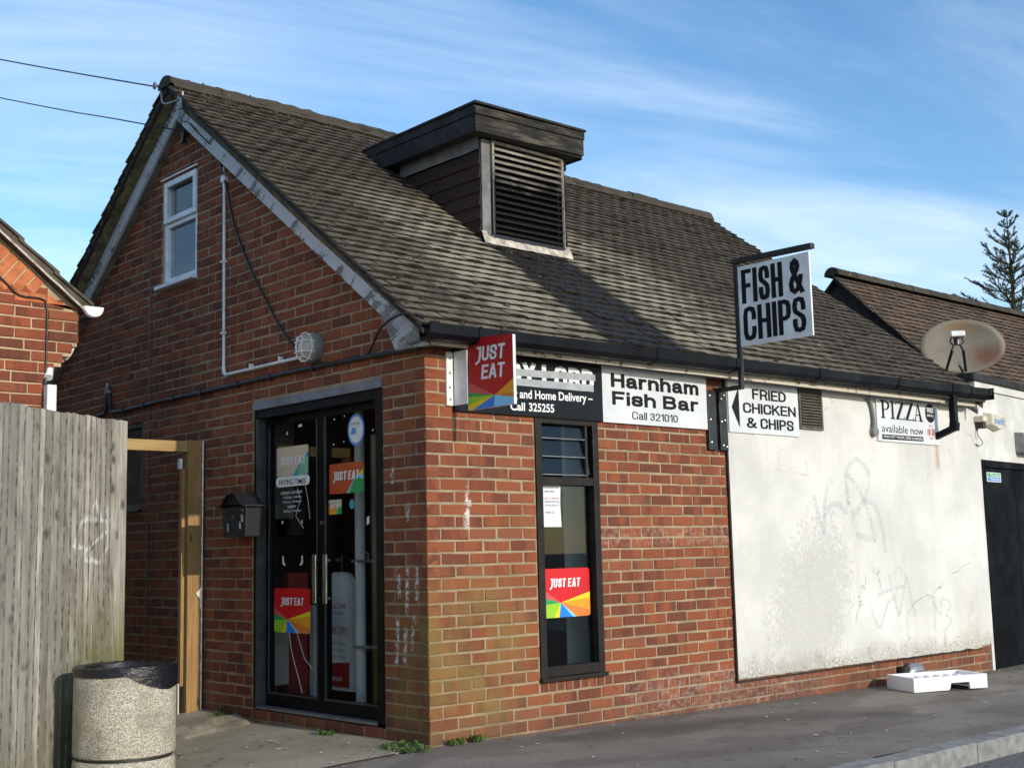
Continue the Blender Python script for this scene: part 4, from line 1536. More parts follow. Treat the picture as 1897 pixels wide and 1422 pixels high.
for sx in (DX0, DX1):
    for i in range(nb_):
        z0_ = 3.36 + i * .108
        z1_ = z0_ + .122
        sgn = -1 if sx == DX0 else 1
        ys_ = DY0 - .008 + random.uniform(-.006, .006)
        ye0, ye1 = (z0_ - 2.572) / ROOF_SL + .02, (z1_ - 2.572) / ROOF_SL + .05
        if z1_ > 4.12:
            z1_ = 4.12
        if ye1 < DY0 + .06:
            continue
        ye0 = max(ye0, ys_ + .02)
        xa = sx + sgn * .004
        o_ = MB().add([(xa + sgn * .022, ys_, z0_), (xa + sgn * .022, ye0, z0_), (xa + sgn * .006, ye1, z1_), (xa + sgn * .006, ys_, z1_), (xa + sgn * .010, ys_, z0_), (xa + sgn * .010, ye0, z0_), (xa, ye1, z1_), (xa, ys_, z1_)],
                     [(0, 1, 2, 3), (7, 6, 5, 4), (0, 4, 5, 1), (0, 3, 7, 4), (1, 5, 6, 2), (3, 2, 6, 7)]).build('cheek_board', MT['cheek'], dormer)
    b = MB()
    v = []
    for i in range(25):
        y = lerp(DY0 - .01, 2.12, i / 24)
        zl = 4.125 + .012 * mnoise.noise(Vector((y * 5, 0, 0)))
        xo = sx + (-.028 if sx == DX0 else .028)
        v += [(xo, y, zl), (xo, y, 4.235)]
    b.add(v, [(2 * i, 2 * i + 2, 2 * i + 3, 2 * i + 1) for i in range(24)])
    b.build('flashing', MT['lead'], dormer)
RX0, RX1, RY0, RY1 = 1.31, 2.475, 1.0, 2.45
MB().box(RX0 + .02, RX1 - .02, RY0 + .02, RY1, 4.225, 4.40).build('dormer_roof_core', MT['felt'], dormer)
MB().prism([(RX0 - .018, RY0 - .02, 4.425), (RX1 + .018, RY0 - .02, 4.440), (RX1 + .018, RY1 + .02, 4.440), (RX0 - .018, RY1 + .02, 4.41)], (0, 0, .022)).build('dormer_roof_felt', MT['felt'], dormer, bevel=.006)
b = MB()
b.obox((RX0, RY0, 4.212), (RX1 - RX0, 0, .03), (0, .02, 0), (0, 0, .130))
b.build('front_fascia', MT['dormer_wood'], dormer, bevel=.004)
b = MB()
b.obox((RX0 - .008, RY0 - .012, 4.345), (RX1 - RX0 + .01, 0, .028), (0, .02, 0), (0, 0, .062))
b.build('front_trim', MT['dormer_wood'], dormer, bevel=.004)
for xx in (RX0, RX1 - .02):
    b = MB()
    b.obox((xx, RY0 + .021, 4.212), (.02, 0, 0), (0, RY1 - RY0 - .03, -.005), (0, 0, .135))
    b.build('side_fascia', MT['felt'] if xx == RX0 else MT['dormer_wood'], dormer, bevel=.004)
    b = MB()
    b.obox((xx - .008, RY0 + .01, 4.350), (.034, 0, 0), (0, RY1 - RY0, -.005), (0, 0, .068))
    b.build('side_trim', MT['felt'], dormer, bevel=.004)
MB().box(RX0 + .002, RX0 + .03, RY1 - .16, RY1 + .02, 4.24, 4.35).build('patch_flashing', MT['lead'], dormer)
b = MB()
nn = 40
v = []
for i in range(nn + 1):
    x = lerp(DX0 - .03, DX1 + .02, i / nn)
    j = .010 * mnoise.noise(Vector((x * 16, 0, 0)))
    h = .052 + .012 * mnoise.noise(Vector((x * 9, 4, 0))) + (.03 if i < 3 or i > nn - 3 else 0)
    zb = roof_z(DY0 - .05)
    v += [(x, DY0 - .075 + j, zb - .012), (x, DY0 - .050 + j, zb + h * .6), (x, DY0 - .03, zb + h + .012), (x, DY0 + .02, zb + h + .014)]
b.add(v, [(4 * i + q, 4 * i + 4 + q, 4 * i + 5 + q, 4 * i + 1 + q) for i in range(nn) for q in range(3)])
b.build('mortar_fillet', MT['fillet'], dormer)

# ---------------------------------------------------------------- lettering helpers


def glyphs(body, bold=0.0, shear=0.0, spacing=1.0):
    c = bpy.data.curves.new('lettering', 'FONT')
    c.body = body
    c.size = 1.0
    c.offset = bold
    c.shear = shear
    c.space_character = spacing
    c.resolution_u = 4
    c.extrude = 0.0
    ob = bpy.data.objects.new('lettering', c)
    me = bpy.data.meshes.new_from_object(ob)
    pts = [tuple(v.co) for v in me.vertices]
    faces = [tuple(p.vertices) for p in me.polygons]
    bpy.data.objects.remove(ob)
    bpy.data.curves.remove(c)
    bpy.data.meshes.remove(me)
    xs, ys = [p[0] for p in pts], [p[1] for p in pts]
    x0, x1, y0, y1 = min(xs), max(xs), min(ys), max(ys)
    return [((p[0] - x0) / (x1 - x0), (p[1] - y0) / (y1 - y0)) for p in pts], faces


def front_at(y):
    return lambda a, z: (a, y, z)


def gable_at(x):
    return lambda a, z: (x, a, z)


def lettering(parent, body, at, a0, a1, z0, z1, mat, bold=0.0, shear=0.0, spacing=1.0, depth=None, slant=0.0, name='lettering'):
    """letters fitted into a0..a1 x z0..z1 of the plane at(a, z); slant lifts the right end"""
    pts, faces = glyphs(body, bold, shear, spacing)
    o_ = MB().add([at(lerp(a0, a1, u), lerp(z0, z1, w_) + slant * u) for u, w_ in pts], faces).build(name, MT[mat], parent)
    return o_


def poly_letters(parent, polys, at, a0, a1, z0, z1, mat, name='lettering'):
    b = MB()
    for pl in polys:
        b.add([at(lerp(a0, a1, u), lerp(z0, z1, w_)) for u, w_ in pl], [tuple(range(len(pl)))])
    return b.build(name, MT[mat], parent)


def fan(at, a0, a1, z0, z1, cols, name, org=(.37, .30), left=(.58, .41, .27), bottom=(.22, .33, .62, .70), right=(.12, .38, .50), corner=.05, thick=None):
    """coloured rays fanning out below a plain field, with rounded corners; cols: field, left rays..., bottom rays..., right rays"""
    U, W = lambda u, w_: at(lerp(a0, a1, u), lerp(z0, z1, w_)), None
    b = MB()
    ox, oy = org
    c = corner
    mats = [MT['st_' + k] for k in cols]
    tl = [(c * (1 - math.cos(t * math.pi / 6)), 1 - c * (1 - math.sin(t * math.pi / 6))) for t in range(4)]
    tr = [(1 - c * (1 - math.sin(t * math.pi / 6)), 1 - c * (1 - math.cos(t * math.pi / 6))) for t in range(4)]
    b.add([U(*p) for p in [(ox, oy), (1, right[-1])][:1] + [(1, right[-1])] + tr[::-1] + tl[::-1] + [(0, left[0])]], [tuple(range(11))], 0)
    k = 1
    rim = [(0, q) for q in left] + [(0, c), (c * .3, c * .3), (c, 0)] + [(q, 0) for q in bottom] + [(1 - c, 0), (1 - c * .3, c * .3), (1, c)] + [(1, q) for q in right]
    idx = 1
    for i in range(len(rim) - 1):
        p, q = rim[i], rim[i + 1]
        b.add([U(ox, oy), U(*p), U(*q)], [(0, 1, 2)], min(idx, len(mats) - 1))
        if q not in ((0, c), (c * .3, c * .3), (c, 0), (1 - c, 0), (1 - c * .3, c * .3), (1, c)):
            idx += 1
    return b.build(name, mats)


# a plain signwriter's alphabet drawn as strokes: (width / cap height, strokes); a stroke ending in 'o' is closed
_S = [(1, .70), (1, .82), (.86, .97), (.5, 1), (.14, .97), (0, .82), (0, .70), (.1, .60), (.5, .51), (.9, .41), (1, .30), (1, .18), (.86, .03), (.5, 0), (.14, .03), (0, .18), (0, .30)]
_C = [(1, .68), (1, .80), (.86, .96), (.5, 1), (.14, .96), (0, .80), (0, .20), (.14, .04), (.5, 0), (.86, .04), (1, .20), (1, .32)]
_O = [(.5, 1), (.86, .94), (1, .74), (1, .26), (.86, .06), (.5, 0), (.14, .06), (0, .26), (0, .74), (.14, .94), 'o']
_P = [(0, 0), (0, 1), (.55, 1), (.88, .95), (1, .84), (1, .62), (.88, .50), (.55, .45), (0, .45)]
FONT = {
    'A': (.72, [[(0, 0), (.46, 1)], [(.54, 1), (1, 0)], [(.22, .27), (.78, .27)]]),
    'B': (.66, [[(0, 0), (0, 1), (.6, 1), (.86, .94), (.93, .77), (.84, .60), (.6, .53), (0, .53)], [(.6, .53), (.90, .46), (1, .27), (.90, .07), (.6, 0), (0, 0)]]),
    'C': (.68, [_C]), 'D': (.68, [[(0, 0), (0, 1), (.5, 1), (.86, .90), (1, .68), (1, .32), (.86, .10), (.5, 0), 'o']]),
    'E': (.58, [[(1, 1), (0, 1), (0, 0), (1, 0)], [(0, .52), (.92, .52)]]), 'F': (.56, [[(0, 0), (0, 1), (1, 1)], [(0, .52), (.86, .52)]]),
    'H': (.68, [[(0, 0), (0, 1)], [(1, 0), (1, 1)], [(0, .52), (1, .52)]]), 'I': (0, [[(0, 0), (0, 1)]]),
    'J': (.46, [[(.25, 1), (1, 1), (1, .16), (.80, -.10), (.10, -.26)]]),
    'K': (.68, [[(0, 0), (0, 1)], [(0, .36), (.95, 1)], [(.36, .60), (1, 0)]]), 'L': (.54, [[(0, 1), (0, 0), (1, 0)]]),
    'N': (.70, [[(0, 0), (0, 1)], [(0, 1), (1, 0)], [(1, 0), (1, 1)]]), 'O': (.74, [_O]), 'P': (.62, [_P]),
    'R': (.66, [_P, [(.50, .45), (.84, .38), (.92, .24), (.95, .05), (1, 0)]]), 'S': (.64, [_S]), 'T': (.62, [[(0, 1), (1, 1)], [(.5, 1), (.5, 0)]]),
    'U': (.66, [[(0, 1), (0, .24), (.12, .06), (.36, 0), (.64, 0), (.88, .06), (1, .24), (1, 1)]]), 'Y': (.68, [[(0, 1), (.5, .45)], [(1, 1), (.5, .45)], [(.5, .45), (.5, 0)]]),
    'a': (.54, [[(.05, .54), (.14, .68), (.42, .74), (.74, .70), (.86, .56), (.86, .16), (1, .0)], [(.86, .43), (.35, .38), (.08, .30), (0, .18), (.10, .04), (.36, 0), (.70, .06), (.86, .22)]]),
    'r': (.32, [[(0, 0), (0, .74)], [(0, .46), (.25, .66), (.6, .73), (1, .73)]]), 'n': (.52, [[(0, 0), (0, .74)], [(0, .50), (.2, .68), (.5, .74), (.84, .68), (1, .50), (1, 0)]]),
    'h': (.52, [[(0, 0), (0, 1)], [(0, .50), (.2, .68), (.5, .74), (.84, .68), (1, .50), (1, 0)]]),
    'm': (.86, [[(0, 0), (0, .74)], [(0, .52), (.12, .68), (.27, .74), (.43, .69), (.5, .54), (.5, 0)], [(.5, .52), (.62, .68), (.77, .74), (.93, .69), (1, .54), (1, 0)]]),
    'i': (0, [[(0, 0), (0, .64)], [(0, .97), (0, .985)]]), 'l': (0, [[(0, 0), (0, 1)]]), 's': (.48, [[(p[0], p[1] * .74) for p in _S]]),
    '0': (.54, [_O]), '1': (.28, [[(0, .76), (.9, 1)], [(1, 1), (1, 0)]]),
    '2': (.54, [[(0, .72), (.12, .93), (.5, 1), (.88, .93), (1, .72), (.84, .48), (.10, .06)], [(0, 0), (1, 0)]]),
    '3': (.54, [[(0, .76), (.14, .95), (.5, 1), (.86, .94), (.95, .76), (.84, .59), (.42, .53)], [(.42, .53), (.86, .46), (1, .27), (.86, .06), (.5, 0), (.12, .06), (0, .25)]]),
    '5': (.54, [[(.95, 1), (.15, 1), (.06, .48), (.45, .62), (.88, .53), (1, .32), (.88, .08), (.45, 0), (.10, .07), (0, .24)]]),
    '&': (1.0, [[(1, 0), (.24, .66), (.16, .80), (.22, .94), (.42, 1), (.60, .94), (.67, .82), (.58, .69), (.16, .43), (.02, .26), (.10, .07), (.34, 0), (.62, .06), (.84, .26), (.94, .46)]]),
    ' ': (.26, []), '-': (.3, [[(0, .4), (1, .4)]]),
}


def painted(parent, body, at, a0, a1, z0, z1, mat, stem=.25, bar=.15, gap=.5, shear=0.0, slant=0.0, out_dir=(0, 0, 0)):
    """lettering from the stroke alphabet fitted into a0..a1 x z0..z1; stem and bar thickness in cap heights, gap in stems"""
    H = z1 - z0
    A_ = abs(a1 - a0) - abs(shear) * H
    sX, sY = stem * H, bar * H
    nl = sum(1 for ch in body if ch != ' ')
    gaps = gap * sX * (len(body) - 1)
    k = (A_ - nl * sX - gaps) / sum(FONT[ch][0] for ch in body)
    sg = 1 if a1 > a0 else -1
    q_ = sX / sY
    b_ = MB()
    gx, cnt = 0.0, 0
    for ch in body:
        W = FONT[ch][0] * k + (sX if ch != ' ' else 0)
        if ch == ' ' and b_.v:
            b_.build('lettering', MT[mat], parent)
            b_ = MB()
        for st_ in FONT[ch][1]:
            closed = st_[-1] == 'o'
            pts = [p for p in st_ if p != 'o']
            P2 = [Vector(((gx + sX / 2 + p[0] * (W - sX)) / q_, sY / 2 + p[1] * (H - sY), 0)) for p in pts]
            n = len(P2)
            L_, R_ = [], []
            for i in range(n):
                d0 = (P2[i] - P2[i - 1]).normalized() if (i > 0 or closed) else None
                d1 = (P2[(i + 1) % n] - P2[i]).normalized() if (i < n - 1 or closed) else None
                ext = Vector((0, 0, 0))
                if d0 is None:
                    d0 = d1
                    ext = -d1 * sY * .5
                if d1 is None:
                    d1 = d0
                    ext = d0 * sY * .5
                n0, n1 = Vector((-d0.y, d0.x, 0)), Vector((-d1.y, d1.x, 0))
                m_ = (n0 + n1)
                m_ = m_.normalized() if m_.length > 1e-4 else n0
                q = min(1.6, 1 / max(.4, m_.dot(n0)))
                L_.append(P2[i] + m_ * sY / 2 * q + ext)
                R_.append(P2[i] - m_ * sY / 2 * q + ext)
            v = []
            for p in L_ + R_:
                w3 = Vector(at(a0 + sg * (p.x * q_ + shear * p.y), z0 + p.y + slant * p.x * q_ / abs(a1 - a0)))
                v.append(w3 + Vector(out_dir) * (.0003 * (cnt % 3) + .00009 * (len(v) % n)))
            m2 = n if closed else n - 1
            b_.add(v, [(i, (i + 1) % n, n + (i + 1) % n, n + i) for i in range(m2)])
            cnt += 1
        gx += W + gap * sX
    return b_.build('lettering', MT[mat], parent)


FR, LF = (0, -1, 0), (-1, 0, 0)


FAN = ['red', 'pink', 'green', 'lime', 'yellow', 'blue', 'sky_blue', 'rust', 'orange', 'yellow']
FAN_DULL = ['red_dull'] + FAN[1:]  # red dulled to put the shade on the projecting sign into its colour

# ---------------------------------------------------------------- boards on the front wall
s = thing('takeaway_board', (.87, -.01, 1.91), 'black board with white lettering and silver tape over its top line', 'sign')
MB().box(.212, 1.527, -.022, .004, 1.915, 2.315).build('board', MT['sign_black'], s, bevel=.002)
A = front_at(-.0235)
painted(s, 'DY LORD', A, .66, 1.445, 2.118, 2.265, 'letter_white', .27, .18, .35, out_dir=FR)
lettering(s, 'g and Home Delivery –', A, .70, 1.43, 2.010, 2.085, 'letter_white', bold=.022, slant=.014)
lettering(s, 'Call', A, .673, .800, 1.946, 2.000, 'letter_white', bold=.022, slant=.002)
lettering(s, '325255', A, .835, 1.063, 1.948, 2.004, 'letter_white', bold=.022, slant=.003)
for za, zb_, w_ in ((2.168, 2.190, .046), (2.109, 2.114, .048)):
    b = MB()
    v = []
    for i in range(13):
        x = lerp(.56, 1.46 if za > 2.15 else 1.44, i / 12)
        z = lerp(za, zb_, i / 12) + .003 * mnoise.noise(Vector((x * 9, za, 0)))
        v += [(x, -.0255, z), (x, -.0255, z + w_ + .002 * mnoise.noise(Vector((x * 12, za, 3))))]
    b.add(v, [(2 * i, 2 * i + 2, 2 * i + 3, 2 * i + 1) for i in range(12)])
    b.build('tape_strip', MT['tape'], s)

s = thing('fish_bar_board', (2.09, -.01, 1.91), 'white board with bold black shop name and phone number', 'sign')
MB().box(1.531, 2.652, -.022, .004, 1.914, 2.305).build('board', MT['sign_white'], s, bevel=.002)
painted(s, 'Harnham', A, 1.617, 2.559, 2.163, 2.262, 'letter_black', .36, .21, .42, out_dir=FR)
painted(s, 'Fish Bar', A, 1.625, 2.551, 2.040, 2.136, 'letter_black', .36, .21, .5, out_dir=FR)
painted(s, 'Call 321010', A, 1.824, 2.311, 1.949, 2.003, 'letter_black', .20, .115, .75, out_dir=FR)

s = thing('fried_chicken_board', (3.34, -.02, 1.9), 'white board with black arrow pointing left to the shop door', 'sign')
MB().box(2.898, 3.796, -.032, -.0185, 1.908, 2.312).build('board', MT['sign_white'], s, bevel=.002)
A2 = front_at(-.0335)
painted(s, 'FRIED', A2, 3.195, 3.632, 2.176, 2.258, 'letter_black', .30, .165, .42, out_dir=FR)
painted(s, 'CHICKEN', A2, 3.073, 3.756, 2.065, 2.145, 'letter_black', .30, .165, .42, out_dir=FR)
painted(s, '& CHIPS', A2, 3.108, 3.718, 1.950, 2.032, 'letter_black', .30, .165, .42, out_dir=FR)
MB().add([A2(2.933, 2.100), A2(3.026, 1.945), A2(3.026, 2.258)], [(0, 1, 2)]).build('arrow', MT['letter_black'], s)

s = thing('pizza_board', (5.47, -.02, 1.92), 'white board with serif lettering beside the black downpipe', 'sign')
MB().box(4.948, 5.985, -.034, -.0185, 1.924, 2.314).build('board', MT['sign_white'], s, bevel=.002)
A3 = front_at(-.0355)
t_, h_ = .12, .06


def serif_P(x, w_):
    q = [[(x, 0), (x + .5 * w_, 0), (x + .5 * w_, h_), (x, h_)], [(x + .14 * w_, h_), (x + .36 * w_, h_), (x + .36 * w_, 1), (x + .14 * w_, 1)], [(x, 1 - h_), (x + .36 * w_, 1 - h_), (x + .36 * w_, 1), (x, 1)]]
    arc_o = [(x + .36 * w_ + .64 * w_ * math.sin(a), .72 + .28 * math.cos(a)) for a in [math.pi * i / 8 for i in range(9)]]
    arc_i = [(x + .36 * w_ + .42 * w_ * math.sin(a), .72 + .22 * math.cos(a)) for a in [math.pi * i / 8 for i in range(9)]]
    return q + [[arc_o[i], arc_o[i + 1], arc_i[i + 1], arc_i[i]] for i in range(8)]


def serif_I(x, w_):
    return [[(x, 0), (x + w_, 0), (x + w_, h_), (x, h_)], [(x, 1 - h_), (x + w_, 1 - h_), (x + w_, 1), (x, 1)], [(x + .28 * w_, h_), (x + .72 * w_, h_), (x + .72 * w_, 1 - h_), (x + .28 * w_, 1 - h_)]]


def serif_Z(x, w_):
    return [[(x, 0), (x + w_, 0), (x + w_, h_), (x, h_)], [(x, 1 - h_), (x + w_, 1 - h_), (x + w_, 1), (x, 1)], [(x, h_), (x + .32 * w_, h_), (x + w_, 1 - h_), (x + .68 * w_, 1 - h_)],
            [(x + .90 * w_, h_), (x + w_, h_), (x + w_, .22)], [(x, 1 - h_), (x, .78), (x + .1 * w_, 1 - h_)]]


def serif_A(x, w_):
    return [[(x, 0), (x + .32 * w_, 0), (x + .32 * w_, h_), (x, h_)], [(x + .56 * w_, 0), (x + w_, 0), (x + w_, h_), (x + .56 * w_, h_)], [(x + .12 * w_, h_), (x + .20 * w_, h_), (x + .52 * w_, 1), (x + .46 * w_, 1)],
            [(x + .66 * w_, h_), (x + .88 * w_, h_), (x + .56 * w_, 1), (x + .42 * w_, 1)], [(x + .25 * w_, .32), (x + .72 * w_, .32), (x + .71 * w_, .38), (x + .27 * w_, .38)]]


poly_letters(s, serif_P(0, .21) + serif_I(.225, .10) + serif_Z(.35, .20) + serif_Z(.57, .20) + serif_A(.77, .23), A3, 5.011, 5.71, 2.127, 2.288, 'letter_black')
lettering(s, 'available now', A3, 5.015, 5.699, 2.006, 2.074, 'letter_black')
MB().add([A3(5.012, 1.943), A3(5.689, 1.948), A3(5.689, 1.990), A3(5.012, 1.986)], [(0, 1, 2, 3)]).build('caption_strip', MT['letter_black'], s)
A4 = front_at(-.0365)
lettering(s, 'ALSO HOT WRAPS, SIDES & DRINKS', A4, 5.030, 5.672, 1.954, 1.979, 'letter_white', bold=.01)
cx, cz = 5.837, 2.212
b = MB().add([A3(cx + .086 * math.cos(2 * math.pi * i / 32), cz + .086 * math.sin(2 * math.pi * i / 32)) for i in range(32)], [tuple(range(32))])
b.build('roundel', MT['letter_black'], s)
lettering(s, 'FREE', A4, 5.785, 5.895, 2.218, 2.262, 'letter_white', bold=.02)
lettering(s, 'delivery', A4, 5.780, 5.897, 2.172, 2.208, 'letter_white', bold=.01)
b = MB()
for r0, r1, sq in ((.058, .052, 1.0),):
    for i in range(24):
        a, c = 2 * math.pi * i / 24, 2 * math.pi * (i + 1) / 24
        b.add([A3(5.837 + r0 * .72 * math.cos(a), 2.04 + r0 * 1.15 * math.sin(a)), A3(5.837 + r0 * .72 * math.cos(c), 2.04 + r0 * 1.15 * math.sin(c)), A3(5.837 + r1 * .70 * math.cos(c), 2.04 + r1 * 1.13 * math.sin(c)), A3(5.837 + r1 * .70 * math.cos(a), 2.04 + r1 * 1.13 * math.sin(a))], [(0, 1, 2, 3)])
for zz_ in (2.016, 2.058):
    b.add([A3(5.768, zz_), A3(5.906, zz_), A3(5.906, zz_ + .006), A3(5.768, zz_ + .006)], [(0, 1, 2, 3)])
for i in range(5):
    xx = 5.775 + i * .027
    b.add([A3(xx, 2.026), A3(xx + .010, 2.026), A3(xx + .010, 2.054), A3(xx, 2.054)], [(0, 1, 2, 3)])
b.build('badge', MT['ink_red'], s)

# ---------------------------------------------------------------- hanging sign on its iron bracket
hs = thing('hanging_sign', (2.78, -.1, 1.75), 'tall white sign hung from a black iron post above the gutter', 'sign')
b = MB()
b.box(2.772, 2.788, -.268, -.905, 2.512, 3.118)
b.build('board', MT['sign_white_dirty'], hs, bevel=.003)
b = MB()
b.box(2.762, 2.798, -.236, -.268, 2.20, 3.145)
b.box(2.762, 2.798, .012, -.2359, 2.20, 2.232)
b.build('post', MT['black_trim'], hs, bevel=.003)
b = MB()
b.obox((2.756, -.222, 3.146), (.048, 0, 0), (0, -.715, -.012), (0, 0, .040))
b.build('top_rail', MT['black_trim'], hs, bevel=.005)
b = MB()
b.box(2.655, 2.752, -.030, -.004, 1.765, 2.215)
b.box(2.778, 2.868, -.040, -.023, 1.765, 2.228)
b.build('wall_plate', MT['black_plastic'], hs, bevel=.003)
for (x, z, y) in [(2.68, 2.17, -.030), (2.68, 1.99, -.030), (2.685, 1.82, -.030), (2.80, 2.15, -.040), (2.84, 2.18, -.040), (2.80, 1.98, -.040), (2.84, 1.99, -.040), (2.81, 1.80, -.040), (2.85, 1.79, -.040)]:
    MB().lathe([(.0095, 0), (.0085, .004), (.004, .006)], (0, 0, 0), 8).build('bolt', MT['steel'], hs).matrix_basis = Matrix.Translation((x, y, z)) @ Matrix.Rotation(math.pi / 2, 4, 'X')
AF = gable_at(2.7705)
painted(hs, 'FISH &', AF, -.302, -.852, 2.832, 3.088, 'letter_black', .155, .125, .34, out_dir=LF)
painted(hs, 'CHIPS', AF, -.305, -.855, 2.550, 2.806, 'letter_black', .155, .125, .34, out_dir=LF)
AB = gable_at(2.7895)
painted(hs, 'FISH &', AB, -.865, -.305, 2.832, 3.088, 'letter_black', .155, .125, .34, out_dir=(1, 0, 0))
painted(hs, 'CHIPS', AB, -.868, -.305, 2.550, 2.806, 'letter_black', .155, .125, .34, out_dir=(1, 0, 0))

# ---------------------------------------------------------------- red projecting sign
pj = thing('projecting_sign', (.2, 0, 1.9), 'red projecting sign with rainbow rays on a white flange under the gutter', 'sign')
b = MB()
b.box(.160, .212, -.012, .004, 1.947, 2.282)
b.box(.212, .220, -.145, .002, 1.947, 2.282)
b.build('flange', MT['white_plastic'], pj, bevel=.002)
b = MB()
b.prism([(.224, -.138, 1.906), (.224, -.138, 2.354), (.224, -.552, 2.320), (.224, -.552, 1.906)], (.022, 0, 0))
b.build('panel', MT['sign_white'], pj)
for xx in (.2225, .2475):
    f_ = fan(gable_at(xx), -.138, -.552, 1.906, 2.322, FAN_DULL, 'face', org=(.60, .17), left=(.42, .265, .20, .085), bottom=(.10, .57), right=(.10, .17, .37), corner=.004)
    f_.parent = pj
    f_.matrix_parent_inverse = Matrix.Translation(-Vector(pj.location))
    b = MB()
    b.add([gable_at(xx)(-.138, 2.322), gable_at(xx)(-.552, 2.3215), gable_at(xx)(-.138, 2.353)], [(0, 1, 2)]).build('face_top', MT['st_red_dull'], pj)
AJ = gable_at(.2205)
painted(pj, 'JUST', AJ, -.212, -.490, 2.196, 2.285, 'letter_white', .22, .17, .40, .12, -.008, LF)
painted(pj, 'EAT', AJ, -.266, -.484, 2.083, 2.170, 'letter_white', .22, .17, .40, .12, -.006, LF)
for z in (1.985, 2.06, 2.15, 2.24):
    MB().lathe([(.008, 0), (.007, .004)], (0, 0, 0), 8).build('screw', MT['grey_plastic'], pj).matrix_basis = Matrix.Translation((.183 + random.uniform(-.012, .012), -.012, z)) @ Matrix.Rotation(math.pi / 2, 4, 'X')

# ---------------------------------------------------------------- stickers and notices on the glass
GX = .0845
st = fan(gable_at(GX), 1.858, 1.397, .527, .832, FAN, 'window_sticker')
tag(st, 'red rainbow sticker low on the left door pane', 'sticker')
painted(st, 'JUST EAT', gable_at(GX - .001), 1.772, 1.475, .716, .768, 'letter_white', .24, .145, .42, .12, out_dir=LF)
st = fan(front_at(.0325), .972, 1.402, .616, .932, FAN, 'window_sticker')
tag(st, 'bright red rainbow sticker in the tall front window', 'sticker')
painted(st, 'JUST EAT', front_at(.0315), 1.030, 1.315, .811, .868, 'letter_white', .24, .145, .42, .12, out_dir=FR)
CORNER = ['yellow', 'cream', 'cream', 'cream', 'cream', 'teal', 'mint', 'mint', 'sky_blue', 'blue']
st = fan(gable_at(GX), 1.826, 1.419, 1.612, 1.818, ['cream', 'cream', 'cream', 'cream', 'cream', 'cream', 'teal', 'mint', 'mint', 'blue'], 'window_sticker', org=(.80, .52), left=(.8, .5, .3), bottom=(.2, .35, .52, .66), right=(.4, .62, .75))
tag(st, 'faded cream sticker near the top of the left door pane', 'sticker')
painted(st, 'JUST EAT', gable_at(GX - .001), 1.789, 1.449, 1.688, 1.748, 'letter_white', .24, .145, .42, .12, out_dir=LF)
st = fan(gable_at(GX), 1.162, .769, 1.457, 1.658, ['tomato', 'tomato', 'tomato', 'tomato', 'tomato', 'tomato', 'mint', 'green', 'sky_blue', 'yellow'], 'window_sticker', org=(.78, .55), left=(.8, .5, .3), bottom=(.2, .35, .50, .60), right=(.4, .60, .75))
tag(st, 'orange and green sticker high on the right door pane', 'sticker')
painted(st, 'JUST EAT', gable_at(GX - .001), 1.119, .813, 1.545, 1.604, 'letter_white', .24, .145, .42, .12, out_dir=LF)
st = fan(gable_at(GX), 1.170, 1.018, 1.322, 1.420, ['cream', 'rust', 'rust', 'orange', 'orange', 'orange', 'mint', 'green', 'mint', 'yellow'], 'window_sticker', org=(.78, .55), left=(.8, .5, .3), bottom=(.2, .35, .50, .60), right=(.4, .60, .75))
tag(st, 'smallest orange sticker beside the meeting stile of the doors', 'sticker')
painted(st, 'JUST EAT', gable_at(GX - .001), 1.156, 1.036, 1.364, 1.390, 'letter_white', .24, .145, .42, .12, out_dir=LF)
# oval hygiene sticker and teal dot
b = MB()
oc = gable_at(GX)
b.add([oc(.848 + .095 * math.cos(2 * math.pi * i / 36), 1.868 + .105 * math.sin(2 * math.pi * i / 36)) for i in range(36)], [tuple(range(36))])
st = tag(b.build('oval_sticker', MT['ink_blue']), 'blue and white oval sticker at the top of the right pane', 'sticker')
oc = gable_at(GX - .0008)
MB().add([oc(.848 + .078 * math.cos(2 * math.pi * i / 36), 1.868 + .088 * math.sin(2 * math.pi * i / 36)) for i in range(36)], [tuple(range(36))]).build('oval_centre', MT['sign_white_dirty'], st)
lettering(st, 'LOCAL', gable_at(GX - .0016), .90, .80, 1.90, 1.92, 'ink', bold=.01).name = 'fine_print'
MB().add([gable_at(GX - .0016)(*p) for p in ((.91, 1.84), (.85, 1.84), (.85, 1.88), (.89, 1.885))], [(0, 1, 2, 3)]).build('blue_mark', MT['ink_blue'], st)
oc = gable_at(GX)
b = MB().add([oc(.90 + .030 * math.cos(2 * math.pi * i / 20), 1.382 + .032 * math.sin(2 * math.pi * i / 20)) for i in range(20)], [tuple(range(20))])
tag(b.build('round_sticker', MT['st_teal']), 'little round teal sticker on the right door pane', 'sticker')
